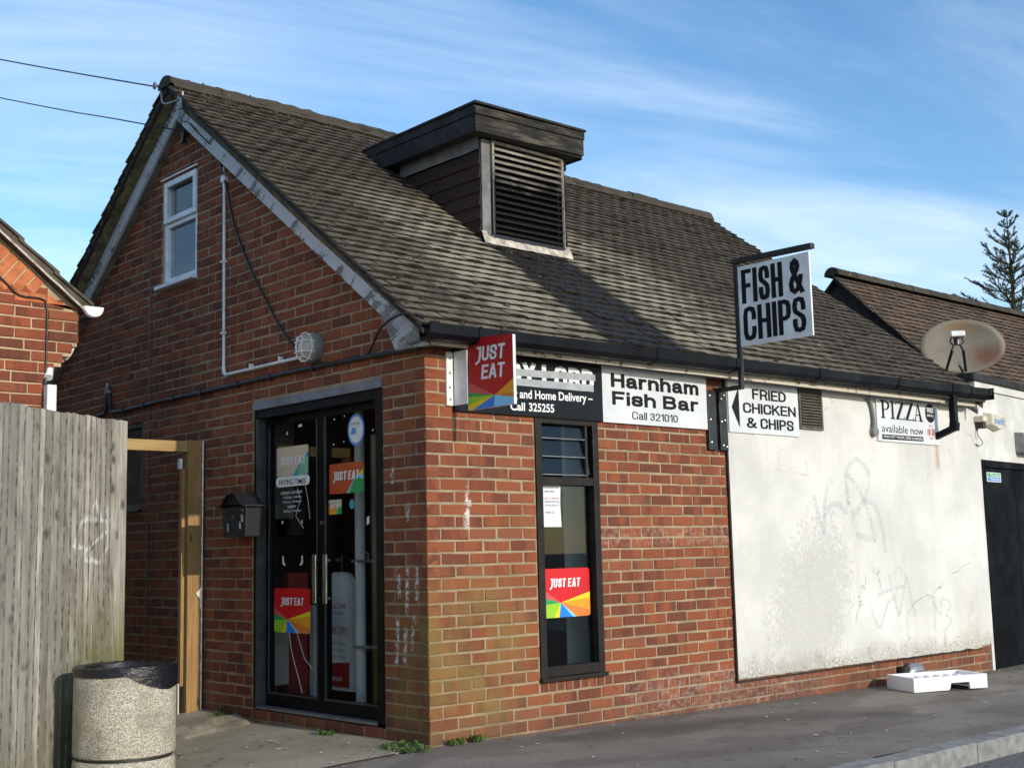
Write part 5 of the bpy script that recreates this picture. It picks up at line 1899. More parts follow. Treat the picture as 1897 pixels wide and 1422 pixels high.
# opening hours
b = MB()
pl = []
for (yc, a0) in ((1.802, math.pi / 2), (1.438, -math.pi / 2)):
    pl += [(yc + (.036 * math.cos(a0 + math.pi * i / 8) * -1 if False else (.036 * math.sin(math.pi * i / 8) if yc > 1.6 else -.036 * math.sin(math.pi * i / 8))), 1.574 + (.036 * math.cos(math.pi * i / 8)) * (1 if yc < 1.6 else -1)) for i in range(9)]
b.add([gable_at(GX)(*p) for p in pl], [tuple(range(len(pl)))])
st = tag(b.build('hours_sticker', MT['sign_white_dirty']), 'white lozenge and printed opening hours on the left door pane', 'sticker')
A5 = gable_at(GX - .001)
lettering(st, 'FRYING TIMES', A5, 1.793, 1.449, 1.553, 1.590, 'letter_black', bold=.008, slant=-.006)
for bd, a0, a1, z0, z1 in (('MONDAY - SATURDAY', 1.767, 1.492, 1.484, 1.504), ('11.45 am - 2.00 pm', 1.738, 1.507, 1.450, 1.470), ('5.00 pm - 10.00 pm', 1.742, 1.507, 1.419, 1.438), ('SUNDAY', 1.683, 1.569, 1.387, 1.405), ('5.00 pm - 9.30 pm', 1.734, 1.513, 1.354, 1.374)):
    lettering(st, bd, A5, a0, a1, z0, z1, 'letter_white', bold=.01)
# paper scraps left by old notices
b = MB()
for (y, z, w_, h_) in ((1.52, 1.955, .05, .022), (1.69, 1.915, .018, .024), (1.75, 1.29, .02, .025), (1.50, 1.285, .012, .03), (.72, 1.27, .03, .06), (1.10, 1.96, .016, .012), (.98, 1.97, .012, .012), (1.11, 1.79, .014, .012), (.99, 1.80, .014, .01), (.66, 1.85, .014, .014), (.86, 1.0, .02, .01)):
    b.add([gable_at(GX)(y + w_ / 2, z - h_ / 2), gable_at(GX)(y - w_ / 2, z - h_ * .3), gable_at(GX)(y - w_ * .4, z + h_ / 2), gable_at(GX)(y + w_ * .45, z + h_ * .35)], [(0, 1, 2, 3)])
for sg in (-1, 1):
    yb_ = 1.62 + sg * .11
    b.add([gable_at(GX)(yb_ + sg * .02, 1.055), gable_at(GX)(yb_ + sg * .005, 1.055), gable_at(GX)(yb_ - sg * .0, 1.01), gable_at(GX)(yb_ - sg * .02, .995), gable_at(GX)(yb_ - sg * .012, .985), gable_at(GX)(yb_ + sg * .022, 1.0)], [tuple(range(6))])
tag(b.build('paper_scraps', MT['paper'], None, kind='stuff'), 'torn paper corners left on the door glass', 'paper')
# notice in the front window
s = thing('paper_notice', (1.06, .033, 1.2), 'white paper notice taped inside the front window', 'notice')
v = []
for i in range(7):
    for j in range(5):
        x, z = lerp(.985, 1.150, j / 4), lerp(1.203, 1.492, i / 6)
        v.append((x, .030 - .004 * math.sin(i * .9 + j * .5), z))
MB().add(v, [(i * 5 + j, i * 5 + j + 1, i * 5 + j + 6, i * 5 + j + 5) for i in range(6) for j in range(4)]).build('sheet', MT['paper'], s, smooth=True)
for bd, z, m_ in (('PLEASE NOTE WE', 1.455, 'ink'), ('ARE OPEN', 1.430, 'ink'), ('DUE TO DEMAND', 1.385, 'ink_red'), ('THERE MAY BE', 1.362, 'ink'), ('SOME DELAYS', 1.339, 'ink'), ('THANK YOU', 1.292, 'ink')):
    lettering(s, bd, front_at(.0245), 1.0, 1.135 if len(bd) > 9 else 1.09, z, z + .013, m_)
b = MB().box(.965, 1.40, .0425, .046, .53, .625)
tag(b.build('clear_film', MT['glass_clear']), 'strip of clear film hanging under the window sticker', 'film')

# ---------------------------------------------------------------- behind the glass
s = thing('display_board', (.5, 1.65, .0), 'white pavement board with red lettering behind the right door', 'board')
pl = [(1.84, .10), (1.84, .80)]
pl += [(1.72 + .12 * math.cos(math.pi / 2 * i / 6), .80 + .13 * math.sin(math.pi / 2 * i / 6)) for i in range(7)]
pl += [(1.62 - .11 * math.sin(math.pi / 2 * i / 6), .81 + .12 * math.cos(math.pi / 2 * i / 6)) for i in range(7)]
pl += [(1.51, .10)]
MB().prism([(.505, y, z) for y, z in pl], (.04, 0, 0)).build('panel', MT['sign_white'], s)
pl2 = [(1.675 + (y - 1.675) * .86, .50 + (z - .50) * .94) for y, z in pl]
MB().prism([(.4985, y, z) for y, z in pl2], (.004, 0, 0)).build('poster', MT['paper'], s)
A6 = gable_at(.4975)
b = MB().add([A6(1.808, .125), A6(1.535, .125), A6(1.535, .30), A6(1.808, .285)], [(0, 1, 2, 3)])
b.build('poster_foot', MT['inside_red'], s)
lettering(s, 'FISH & CHIPS', A6, 1.815, 1.575, .672, .708, 'ink_red', bold=.01)
lettering(s, 'FRIED CHICKEN', A6, 1.80, 1.606, .630, .652, 'ink')
lettering(s, 'NOW OPEN', A6, 1.81, 1.555, .486, .548, 'ink_red', bold=.005)
for i, bd in enumerate(('11.45am - 2.00pm', '5.00pm - 10.00pm', '5.00pm - 9.30pm')):
    lettering(s, bd, A6, 1.81, 1.575, .415 - i * .047, .440 - i * .047, 'ink')
lettering(s, 'EVERYDAY', gable_at(.4965), 1.79, 1.62, .165, .195, 'letter_white', bold=.01)
s = thing('steel_post', (.42, 1.28, .0), 'pale grey round post standing behind the right door pane', 'post')
b = MB()
b.tube([(.42, 1.285, .01), (.42, 1.285, 2.43)], .036, 20)
b.build('shaft', MT['inside_pale'], s, smooth=True)
MB().lathe([(.085, 0), (.075, .012), (.045, .02)], (.42, 1.285, .006), 20).build('base_plate', MT['inside_grey'], s)
b = MB()
b.box(.375, .465, 1.18, 1.33, 1.00, 1.018)
b.tube([(.42, 1.19, 1.018), (.42, 1.19, 1.06), (.42, 1.22, 1.07)], .006, 8)
b.build('clamp', MT['inside_grey'], s)
MB().box(.37, .47, 1.13, 1.30, .42, .435).build('clamp', MT['inside_grey'], s)

# ---------------------------------------------------------------- fixtures on the gable
pb = thing('letter_box', (-.07, 2.02, 1.2), 'black wall letter box with arched lid beside the shop door', 'letter box')
yA, yB = 1.835, 2.185
b = MB()
b.prism([(-.150, yA + .02, 1.195), (-.150, yB - .02, 1.195), (-.158, yB - .002, 1.42), (-.158, yA + .002, 1.42)], (.148, 0, 0))
b.build('body', MT['black_plastic'], pb, bevel=.006)
pl = []
for i in range(17):
    t = i / 16
    y = lerp(yB + .03, yA - .03, t)
    h = 1.405 + .092 * (math.exp(-abs((t - .5) / .27) ** 3)) + .012
    pl.append((y, h))
b = MB()
b.prism([(-.185, y, z) for y, z in pl] + [(-.185, y, z - .012) for y, z in reversed(pl)], (.18, 0, 0))
b.build('lid', MT['black_plastic'], pb, bevel=.002)
b = MB()
b.prism([(-.160, yA + .02, 1.42)] + [(-.160, y, z - .013) for y, z in reversed(pl[2:-2])] + [(-.160, yB - .02, 1.42)], (.15, 0, 0))
b.build('gable_end', MT['black_plastic'], pb)
MB().obox((-.166, yA + .03, 1.372), (.01, 0, 0), (0, .28, 0), (-.012, 0, .02)).build('flap', MT['frame_jamb'], pb, bevel=.002)
b = MB()
b.tube([(-.158, 2.01, 1.335), (-.166, 2.01, 1.335)], .012, 12)
b.build('lock', MT['steel'], pb)
for (y, z, w_, h_) in ((2.095, 1.235, .02, .055), (1.905, 1.30, .022, .05), (1.93, 1.25, .016, .05)):
    MB().obox((-.1575, y, z), (0, -w_, 0), (.002, 0, 0), (0, .004, h_)).build('worn_transfer', MT['tape'], pb)

lt = thing('bulkhead_light', (0, 1.22, 2.45), 'round caged bulkhead light on the gable above the door', 'light')
yc, zc = 1.205, 2.452


def gx_lathe(prof, yc_, zc_, n=28):
    """turned about the x axis, growing out of the gable wall towards -x"""
    q = MB().lathe(prof, (0, 0, 0), n)
    q.v = [(-p[2], yc_ + p[0], zc_ + p[1]) for p in q.v]
    q.f = [tuple(reversed(f_)) for f_ in q.f]
    return q


gx_lathe([(.104, 0), (.104, .035), (.096, .048), (.080, .050)], yc, zc).build('housing', MT['grey_plastic'], lt, smooth=True)
gx_lathe([(.080, .048), (.077, .075), (.060, .10), (.03, .115), (.004, .118)], yc, zc).build('lens', MT['cream_plastic'], lt, smooth=True)
b = MB()
for off in (-.035, .035):
    w_ = math.sqrt(.092 ** 2 - off ** 2)
    b.tube([(-.05, yc + off, zc - w_), (-.12, yc + off, zc - w_ * .8), (-.132, yc + off, zc), (-.12, yc + off, zc + w_ * .8), (-.05, yc + off, zc + w_)], .004, 6)
    b.tube([(-.05, yc - w_, zc + off), (-.12, yc - w_ * .8, zc + off), (-.135, yc, zc + off), (-.12, yc + w_ * .8, zc + off), (-.05, yc + w_, zc + off)], .004, 6)
b.tube([(-.085, yc + .098 * math.cos(2 * math.pi * i / 24), zc + .098 * math.sin(2 * math.pi * i / 24)) for i in range(25)], .0045, 6)
b.build('wire_cage', MT['sign_white_dirty'], lt)

cd = thing('white_conduit', (0, 2.4, 2.4), 'white plastic conduit running down the gable to the light', 'conduit')
b = MB()
cy = 2.425
b.tube([(-.016, cy + .012, 4.02), (-.016, cy, 3.9), (-.016, cy - .012, 2.46)], .0115, 10)
b.tube([(-.016, cy - .012, 2.47), (-.016, cy - .018, 2.425), (-.016, cy - .05, 2.408)], .0155, 10)
b.tube([(-.016, cy - .04, 2.408), (-.016, 1.30, 2.408)], .0115, 10)
b.build('pipe', MT['white_plastic'], cd, smooth=True)
gx_lathe([(.034, 0), (.034, .03), (.026, .036)], cy, 3.925, 20).build('junction_box', MT['white_plastic'], cd)
for (y, z, v_) in ((2.42, 3.28, 1), (2.415, 2.73, 1), (2.02, 2.408, 0), (1.62, 2.408, 0)):
    MB().obox((-.034, y - .016, z - .008), (.034, 0, 0), (0, .045 if v_ else .016, 0), (0, 0, .016 if v_ else .045)).build('clip', MT['white_plastic'], cd, bevel=.002)

CAB = [(2.503, 4.151), (2.434, 3.983), (2.36, 3.81), (2.25, 3.519), (2.106, 3.283), (1.966, 3.086), (1.786, 2.864), (1.641, 2.692), (1.465, 2.524), (1.261, 2.403), (1.096, 2.337), (.843, 2.305), (.599, 2.317), (.423, 2.363), (.28, 2.44), (.168, 2.478), (.04, 2.482)]


def smooth_path(pts, k=4):
    res = []
    n = len(pts)
    for i in range(n - 1):
        p0, p1, p2, p3 = (Vector(pts[max(i - 1, 0)]), Vector(pts[i]), Vector(pts[i + 1]), Vector(pts[min(i + 2, n - 1)]))
        for j in range(k):
            t = j / k
            res.append(.5 * (2 * p1 + (p2 - p0) * t + (2 * p0 - 5 * p1 + 4 * p2 - p3) * t * t + (3 * p1 - p0 - 3 * p2 + p3) * t ** 3))
    return res + [Vector(pts[-1])]


pth = [(-.012 if z < 2.4 or y > .5 else -.17, y, z) for y, z in CAB]
pth = [(-.025, y, z) for y, z in CAB[:10]] + [(-.14 if i == 0 else -.02, y, z) for i, (y, z) in enumerate(CAB[10:13], 1)] + [(-.06, .46, 2.36), (-.17, .23, 2.42), (-.185, .06, 2.47), (-.19, -.11, 2.468), (-.16, -.2, 2.43)]
b = MB().tube(smooth_path(pth), .0085, 8)
tag(b.build('slack_cable', MT['cable'], None, smooth=True), 'slack black cable drooping across the gable past the light', 'cable')
ar = thing('armoured_cable', (0, 2.4, 2.3), 'thick black cable clipped level across the gable above the door', 'cable')
b = MB()
b.tube(smooth_path([(-.018, 5.2, 2.30), (-.018, 4.55, 2.315), (-.018, 4.44, 2.35), (-.018, 4.415, 2.54)]), .014, 8)
b.tube(smooth_path([(-.018, 4.385, 2.54), (-.018, 4.36, 2.36), (-.018, 4.20, 2.312), (-.018, 3.4, 2.318), (-.018, 2.6, 2.315), (-.018, 1.6, 2.318), (-.018, .8, 2.312), (-.018, .2, 2.300), (-.018, .03, 2.296)]), .016, 8)
b.build('run', MT['cable'], ar, smooth=True)
b = MB().tube([(-.02, 4.42, 2.48), (-.02, 4.405, 2.555), (-.02, 4.38, 2.48)], .024, 10)
b.build('gland', MT['galv'], ar, smooth=True)
for y in (4.1, 3.72, 3.2, 2.75, 2.2, 1.75, 1.2):
    MB().obox((-.036, y - .008, 2.292), (.034, 0, 0), (0, .016, 0), (0, 0, .046)).build('clip', MT['cable'], ar)

# overhead lines
ow = thing('overhead_line', (-.2, 3.2, 4.8), 'upper overhead wire tied to the ridge of the gable', 'wire')
far1, far2 = Vector((-1.24, 11.4, 8.11)), Vector((-1.21, 11.45, 7.64))
pa = Vector((-.19, 3.24, 4.865))
b = MB()
pts = [pa.lerp(far1, i / 20) - Vector((0, 0, .08 * math.sin(math.pi * i / 20))) for i in range(21)]
b.tube(pts, .0065, 6)
b.build('wire', MT['cable'], ow)
b = MB()
b.tube(smooth_path([(-.19, 3.22, 4.87), (-.20, 3.13, 4.80), (-.20, 3.10, 4.70), (-.20, 3.02, 4.655), (-.185, 2.86, 4.645)]), .010, 8)
b.tube([(-.20, 3.24 + .02 * math.cos(a), 4.87 + .025 * math.sin(a)) for a in [i * .5 for i in range(14)]], .008, 6)
b.build('hook', MT['galv'], ow, smooth=True)
MB().box(-.184, -.170, 2.80, 2.88, 4.57, 4.70).build('fixing_plate', MT['galv'], ow)
ow = thing('overhead_line', (-.03, 2.7, 4.3), 'lower overhead wire crossing in front of the left bargeboard', 'wire')
pa = Vector((-.03, 2.86, 4.40))
b = MB()
pts = [pa.lerp(far2, i / 20) - Vector((.12 * math.sin(math.pi * min(1, i / 4) ) * 1.3, 0, .08 * math.sin(math.pi * i / 20))) for i in range(21)]
b.tube(pts, .0055, 6)
b.build('wire', MT['cable'], ow)
b = MB()
b.tube(smooth_path([(-.03, 2.86, 4.40), (-.05, 2.75, 4.36), (-.19, 2.66, 4.40), (-.19, 2.58, 4.33), (-.10, 2.52, 4.22), (-.03, 2.50, 4.15), (-.03, 2.44, 4.0)]), .006, 6)
b.tube(smooth_path([(-.19, 2.62, 4.37), (-.20, 2.70, 4.42), (-.19, 2.80, 4.43), (-.05, 2.90, 4.36), (-.03, 2.98, 4.41)]), .005, 6)
b.build('tail', MT['cable'], ow, smooth=True)
MB().obox((-.045, 3.10, 4.38), (.03, 0, 0), (0, -.045, .0), (0, -.05, .13)).build('joint_box', MT['black_plastic'], ow, bevel=.004)
sm = thing('sensor', (-.05, 3.8, 4.1), 'little dark sensor hanging under the left bargeboard', 'sensor')
MB().box(-.05, -.01, 3.765, 3.835, 4.08, 4.17).build('body', MT['brown_metal'], sm, bevel=.006)
b = MB().tube(smooth_path([(-.03, 3.78, 4.17), (-.04, 3.66, 4.25), (-.16, 3.62, 4.45)]), .005, 6)
b.tube([(-.03, 3.80, 4.08), (-.03, 3.80, 4.04)], .012, 8)
b.build('lead', MT['cable'], sm)

# ---------------------------------------------------------------- fixtures on the white wall
jb = thing('supply_pipe', (4.87, 0, 2.0), 'bent grey pipe entering the white wall left of the pizza board', 'pipe')
b = MB().tube(smooth_path([(4.60, -.035, 2.325), (4.72, -.04, 2.322), (4.83, -.04, 2.27), (4.872, -.04, 2.18), (4.880, -.04, 2.06)]), .016, 10)
b.build('bend', MT['grey_plastic'], jb, smooth=True)
b = MB().tube([(4.882, -.015, 2.0), (4.882, -.06, 2.0)], .042, 14)
b.tube([(4.880, -.04, 2.07), (4.880, -.04, 2.02)], .022, 10)
b.build('inlet', MT['grey_plastic'], jb, smooth=True)
vp = thing('waste_pipe', (5.24, -.05, -.1), 'stub of grey waste pipe poking from the foot of the wall', 'pipe')
b = MB()
b.tube([(5.12, -.03, -.16), (5.12, -.035, .0)], .055, 14)
b.build('collar', MT['black_plastic'], vp, smooth=True)
b = MB()
b.tube([(5.16, -.05, -.15), (5.17, -.05, -.06), (5.21, -.05, -.035), (5.33, -.05, -.045)], .062, 14)
b.build('elbow', MT['galv'], vp, smooth=True)

# ---------------------------------------------------------------- flat-roofed annexe to the right
ca, sa = math.cos(rad(6.5)), math.sin(rad(6.5))


def AX(s_, d, z):
    """annexe wall: s_ along the wall, d in front of it"""
    return (6.74 + s_ * ca + d * sa, 0.0 + s_ * sa - d * ca, z)


def abox(b_, s0, s1, d0, d1, z0, z1):
    p = Vector(AX(s0, d0, z0))
    b_.obox(p, Vector(AX(s1, d0, z0)) - p, Vector(AX(s0, d1, z0)) - p, (0, 0, z1 - z0))
    return b_


an = thing('flat_roofed_annexe', AX(2, -1, -.2), 'white rendered flat roofed annexe with black doors and brown pitched roof behind', 'building')
D0, D1, DT = .06, 1.86, 1.825
b = MB()
abox(b, .0, D0, 0, -.15, -.35, 2.50)
abox(b, D0, D1, 0, -.15, DT, 2.50)
abox(b, D1, 7.0, 0, -.15, -.35, 2.50)
b.build('wall', MT['white_wall'], an)
b = MB()
abox(b, -.02, 7.0, .022, -.15, 2.505, 2.578)
b.build('upper_band', MT['white_wall'], an)
b = MB()
abox(b, -.10, 7.0, .05, -1.2, 2.580, 2.655)
b.build('flat_roof_edge', MT['felt'], an, bevel=.01)
b = MB()
abox(b, D0 + .003, D1 - .003, .008, -.12, DT - .07, DT - .003)
abox(b, D0 + .003, D0 + .05, .008, -.12, -.2, DT - .071)
b.build('door_frame', MT['black_door'], an, bevel=.004)
for s0, s1, nm in ((D0 + .052, .945, 'left black door leaf with a blue and green notice'), (.955, D1 - .003, 'right black door leaf')):
    b = MB()
    abox(b, s0, s1, -.012, -.07, -.17, DT - .073)
    b.build('door_leaf', MT['black_door'], an, bevel=.004, label=nm)
fx = thing('fire_exit_notice', AX(.4, 0, 1.6), 'small green and blue fire exit notice on the black door', 'notice')
nt_at = lambda d: (lambda s_, z: AX(s_, d, z))
MB().add([nt_at(-.009)(.205, 1.615), nt_at(-.009)(.575, 1.615), nt_at(-.009)(.575, 1.708), nt_at(-.009)(.205, 1.708)], [(0, 1, 2, 3)]).build('plate', MT['sign_white'], fx)
MB().add([nt_at(-.008)(.225, 1.666), nt_at(-.008)(.555, 1.666), nt_at(-.008)(.555, 1.700), nt_at(-.008)(.225, 1.700)], [(0, 1, 2, 3)]).build('green_field', MT['st_green'], fx)
MB().add([nt_at(-.008)(.225, 1.623), nt_at(-.008)(.555, 1.623), nt_at(-.008)(.555, 1.660), nt_at(-.008)(.225, 1.660)], [(0, 1, 2, 3)]).build('blue_field', MT['ink_blue'], fx)
lettering(fx, 'Fire exit', nt_at(-.007), .30, .53, 1.672, 1.696, 'letter_white', bold=.01)
lettering(fx, 'Keep clear', nt_at(-.007), .30, .53, 1.628, 1.654, 'letter_white', bold=.01)
al = thing('alarm_box', AX(.45, 0, 2.12), 'yellowed alarm box with blue lettering on the white annexe', 'alarm box')
b = MB()
P_ = [AX(s_, d, z) for s_, d, z in ((.20, .0, 2.29), (.66, .0, 2.29), (.66, .0, 2.16), (.43, .0, 2.115), (.20, .0, 2.16))]
Q_ = [AX(s_, d, z) for s_, d, z in ((.23, .075, 2.275), (.63, .075, 2.275), (.63, .075, 2.17), (.43, .075, 2.13), (.23, .075, 2.17))]
b.add(P_ + Q_, [(5, 6, 7, 8, 9), (4, 3, 2, 1, 0)] + [(i, (i + 1) % 5, 5 + (i + 1) % 5, 5 + i) for i in range(5)])
b.build('case', MT['cream_plastic'], al, bevel=.008)
lettering(al, 'swift', nt_at(.0765), .28, .58, 2.175, 2.25, 'ink_blue', bold=.01)
pr = thing('movement_sensor', AX(-.05, 0, 2.0), 'cream movement sensor with loose wire beside the alarm box', 'sensor')
b = MB()
abox(b, -.06, .05, .10, .0, 2.175, 2.235)
b.build('hood', MT['cream_plastic'], pr, bevel=.012)
b = MB()
abox(b, -.04, .04, .085, .0, 2.115, 2.174)
b.build('lens', MT['black_plastic'], pr, bevel=.006)
b = MB().tube(smooth_path([AX(-.02, .02, 2.12), AX(-.05, .03, 2.05), AX(.03, .04, 1.99), AX(.0, .03, 1.95), AX(-.06, .01, 1.965)]), .005, 6)
b.build('lead', MT['grey_plastic'], pr)
fl = thing('wall_lamp', AX(1.1, 0, 1.9), 'weathered box lamp above the black doors', 'lamp')
b = MB()
P_ = [AX(s_, d, z) for s_, d, z in ((1.0, .0, 2.14), (1.36, .0, 2.14), (1.36, .0, 1.93), (1.0, .0, 1.93))]
Q_ = [AX(s_, d, z) for s_, d, z in ((1.02, .09, 2.13), (1.34, .09, 2.13), (1.34, .11, 1.915), (1.02, .11, 1.915))]
b.add(P_ + Q_, [(4, 5, 6, 7), (3, 2, 1, 0)] + [(i, (i + 1) % 4, 4 + (i + 1) % 4, 4 + i) for i in range(4)])
b.build('case', MT['grey_plastic'], fl, bevel=.01)
# pitched roof behind the flat part
NR_Y, NX0, NX1, NZ, NS = 2.5, 8.26, 15.5, 4.30, .975
nz = lambda y: NZ - NS * (NR_Y - y) if y <= NR_Y else NZ - NS * (y - NR_Y)
b = MB()
b.prism([(NX0 + .03, .72, nz(.72) - .06), (NX1, .72, nz(.72) - .06), (NX1, NR_Y, NZ - .06), (NX0 + .03, NR_Y, NZ - .06)], (0, 0, -.03))
b.prism([(NX0 + .03, 4.3, nz(4.3) - .06), (NX1, 4.3, nz(4.3) - .06), (NX1, NR_Y, NZ - .06), (NX0 + .03, NR_Y, NZ - .06)], (0, 0, -.03))
nroof = b.build('pitched_roof', MT['deck'], an)
b = MB().prism([(NX0 + .10, .8, -.3), (NX0 + .10, 4.2, -.3), (NX0 + .10, 4.2, nz(4.2) - .1), (NX0 + .10, NR_Y, NZ - .1), (NX0 + .10, .8, nz(.8) - .1)], (.2, 0, 0))
b.build('end_wall', MT['deck'], an)
tiled_slope(nroof, MT['tile_nb'], NX0, NX1, .70, NR_Y, nz, NS, 300, seed=9, jit=1.2)
for i in range(17):
    xa = NX0 - .015 + i * .43
    b = MB()
    ra, rb = [], []
    for k in range(9):
        a = math.pi * k / 8
        ra.append((xa, NR_Y + .105 * math.cos(a), NZ - .035 + .105 * math.sin(a)))
        rb.append((xa + .425, NR_Y + .10 * math.cos(a), NZ - .035 + .10 * math.sin(a)))
    b.add(ra + rb, [(k, k + 1, 10 + k, 9 + k) for k in range(8)] + [tuple(range(8, -1, -1)), tuple(range(9, 18))])
    b.build('ridge_tile', MT['ridge'], nroof)
b = MB()
rnd = random.Random(3)
for i in range(26):                     # ragged undercloak slips along the left verge
    y = lerp(.75, 2.45, i / 25)
    b.obox((NX0 - .03 + rnd.uniform(-.02, .02), y - .09, nz(y - .09) - .035 + rnd.uniform(-.004, .004)), (.09, 0, .006), (0, .12, .12 * NS), (0, 0, .010))
b.build('verge_slips', MT['ridge'], nroof)

# rusty dish on the flat roof
dh = thing('satellite_dish', (7.55, .55, 2.65), 'big rust stained oval satellite dish behind the roof verge', 'satellite dish')
dc = Vector((7.53, .50, 3.062))
dn = Vector((-.72, -.64, .12)).normalized()
dsx = Vector((dn.y * -1, dn.x, 0)).normalized() * -1
dsy = dsx.cross(dn) * -1
if dsy.z < 0:
    dsy = -dsy
b = MB()
rings, n = 7, 40
v = [dc - dn * .075]
for i in range(1, rings + 1):
    t = i / rings
    for k in range(n):
        a = 2 * math.pi * k / n
        v.append(dc + dsx * .435 * t * math.cos(a) + dsy * .295 * t * math.sin(a) - dn * .075 * (1 - t * t))
f = [(0, 1 + k, 1 + (k + 1) % n) for k in range(n)]
for i in range(rings - 1):
    for k in range(n):
        f.append((1 + i * n + k, 1 + (i + 1) * n + k, 1 + (i + 1) * n + (k + 1) % n, 1 + i * n + (k + 1) % n))
b.add(v, f)
dz_ = b.build('reflector', MT['dish'], dh, smooth=True)
sd = dz_.modifiers.new('thickness', 'SOLIDIFY')
sd.thickness = .012
lp = dc + dn * .30 - r_ * .13 + dsy * .03
b = MB()
b.obox(lp - dsx * .07 - dsy * .035, dsx * .14, dn * .09, dsy * .06)
b.build('receiver_hood', MT['sign_white_dirty'], dh, bevel=.012)
b = MB()
b.tube([lp - dsy * .02, lp - dsy * .10], .030, 10)
for sg in (-1, 1):
    b.tube(smooth_path([lp - dsy * .03 + dsx * .05 * sg, lp - dsy * .07 + dsx * .065 * sg, lp - dsy * .11 + dsx * .03 * sg]), .008, 6)
    b.tube([lp - dsy * .10 + dsx * .03 * sg, lp - dsy * .16 + dsx * .055 * sg, lp - dsy * .34 + dsx * .10 * sg - dn * .16], [.012, .016, .014], 8)
b.build('receiver', MT['black_plastic'], dh)
b = MB()
b.tube([lp - dsy * .30, dc - dsy * .30 - dn * .02, dc - dn * .10 - dsy * .12], .018, 8)
b.tube([dc - dn * .10, dc - dn * .16 - Vector((0, 0, .42))], .028, 10)
b.build('mast', MT['grey_plastic'], dh)

# ---------------------------------------------------------------- spruce behind the annexe
tr = thing('spruce_tree', (18.86, 5.5, -.2), 'young spruce with bare upswept tips rising behind the brown roof', 'tree')
TX, TY, TT = 18.95, 5.42, 7.50
b = MB()
b.tube([(TX, TY, -.3), (TX, TY, 3.5), (TX + .02, TY, 6.0), (TX, TY, TT)], [.14, .09, .035, .006], 8)
b.build('trunk', MT['bark'], tr, smooth=True)
rnd = random.Random(21)
wood, ndl = MB(), MB()


def needles(p0, p1, dens, ln):
    p0, p1 = Vector(p0), Vector(p1)
    d = p1 - p0
    n = max(2, int(d.length * dens))
    dn_ = d.normalized()
    for i in range(n):
        q = p0 + d * (i + rnd.random()) / n
        o_ = Vector((rnd.uniform(-1, 1), rnd.uniform(-1, 1), rnd.uniform(-1, 1)))
        o_ = (o_ - dn_ * o_.dot(dn_)).normalized()
        t = (o_ * .85 + dn_ * .6).normalized() * ln * rnd.uniform(.7, 1.2)
        sd_ = t.cross(Vector((rnd.uniform(-1, 1), rnd.uniform(-1, 1), rnd.uniform(-1, 1)))).normalized() * .0065
        ndl.add([q - sd_, q + sd_, q + t], [(0, 1, 2)])


needles((TX, TY, TT - .6), (TX, TY, TT), 150, .035)
h = .14
while h < 4.6:
    nb2 = rnd.choice((3, 4, 4, 5))
    a0 = rnd.random() * 6.28
    for k in range(nb2):
        a = a0 + 6.283 * k / nb2 + rnd.uniform(-.3, .3)
        L = (.16 + .40 * h) * rnd.uniform(.5, 1.25)
        up_ang = rad(lerp(52, 18, min(1, h / 3)) + rnd.uniform(-8, 8))
        o0 = Vector((TX, TY, TT - h))
        mid_ = o0 + Vector((math.cos(a) * math.cos(up_ang * .7), math.sin(a) * math.cos(up_ang * .7), math.sin(up_ang * .7))) * L * .55
        tip = mid_ + Vector((math.cos(a) * math.cos(up_ang * 1.25), math.sin(a) * math.cos(up_ang * 1.25), math.sin(up_ang * 1.25))) * L * .5
        wood.tube([o0, mid_, tip], [.010 + .004 * h, .008 + .002 * h, .004], 4)
        needles(o0.lerp(mid_, .1), mid_, 170, .045)
        needles(mid_, tip, 170, .040)
        nt2 = int(4 + L * 12)
        for j in range(nt2):
            t = rnd.uniform(.25, .95)
            q = o0.lerp(mid_, t / .55) if t < .55 else mid_.lerp(tip, (t - .55) / .45)
            aa = a + rnd.choice((-1, 1)) * rnd.uniform(.5, 1.0)
            l2 = L * .36 * rnd.uniform(.5, 1.2) * (1.15 - t)
            e = q + Vector((math.cos(aa) * .8, math.sin(aa) * .8, rnd.uniform(.25, .75))).normalized() * (l2 + .04)
            wood.tube([q, e], [.005, .003], 3)
            needles(q, e, 190, .042)
    h += rnd.uniform(.12, .24)
wood.build('branches', MT['bark'], tr)
ndl.build('crown', MT['needle'], tr)

# ---------------------------------------------------------------- neighbour to the left
nh = thing('neighbour_house', (-2.6, 2.5, -.1), 'sunlit red brick house with mossy concrete tiles behind the fence', 'house')
NY = 2.5
ns_, ne = .79, 2.795                     # roof pitch, and verge underside height at the corner


def nb_edge(z):
    """right-hand end of the wall: stepped corbel under the eave"""
    if z > 2.535:
        return -1.105
    if z > 2.46:
        return -1.15
    if z > 2.385:
        return -1.215
    if z > 2.31:
        return -1.275
    return -1.345


def nb_under(x):
    return ne + ns_ * (-1.105 - x)


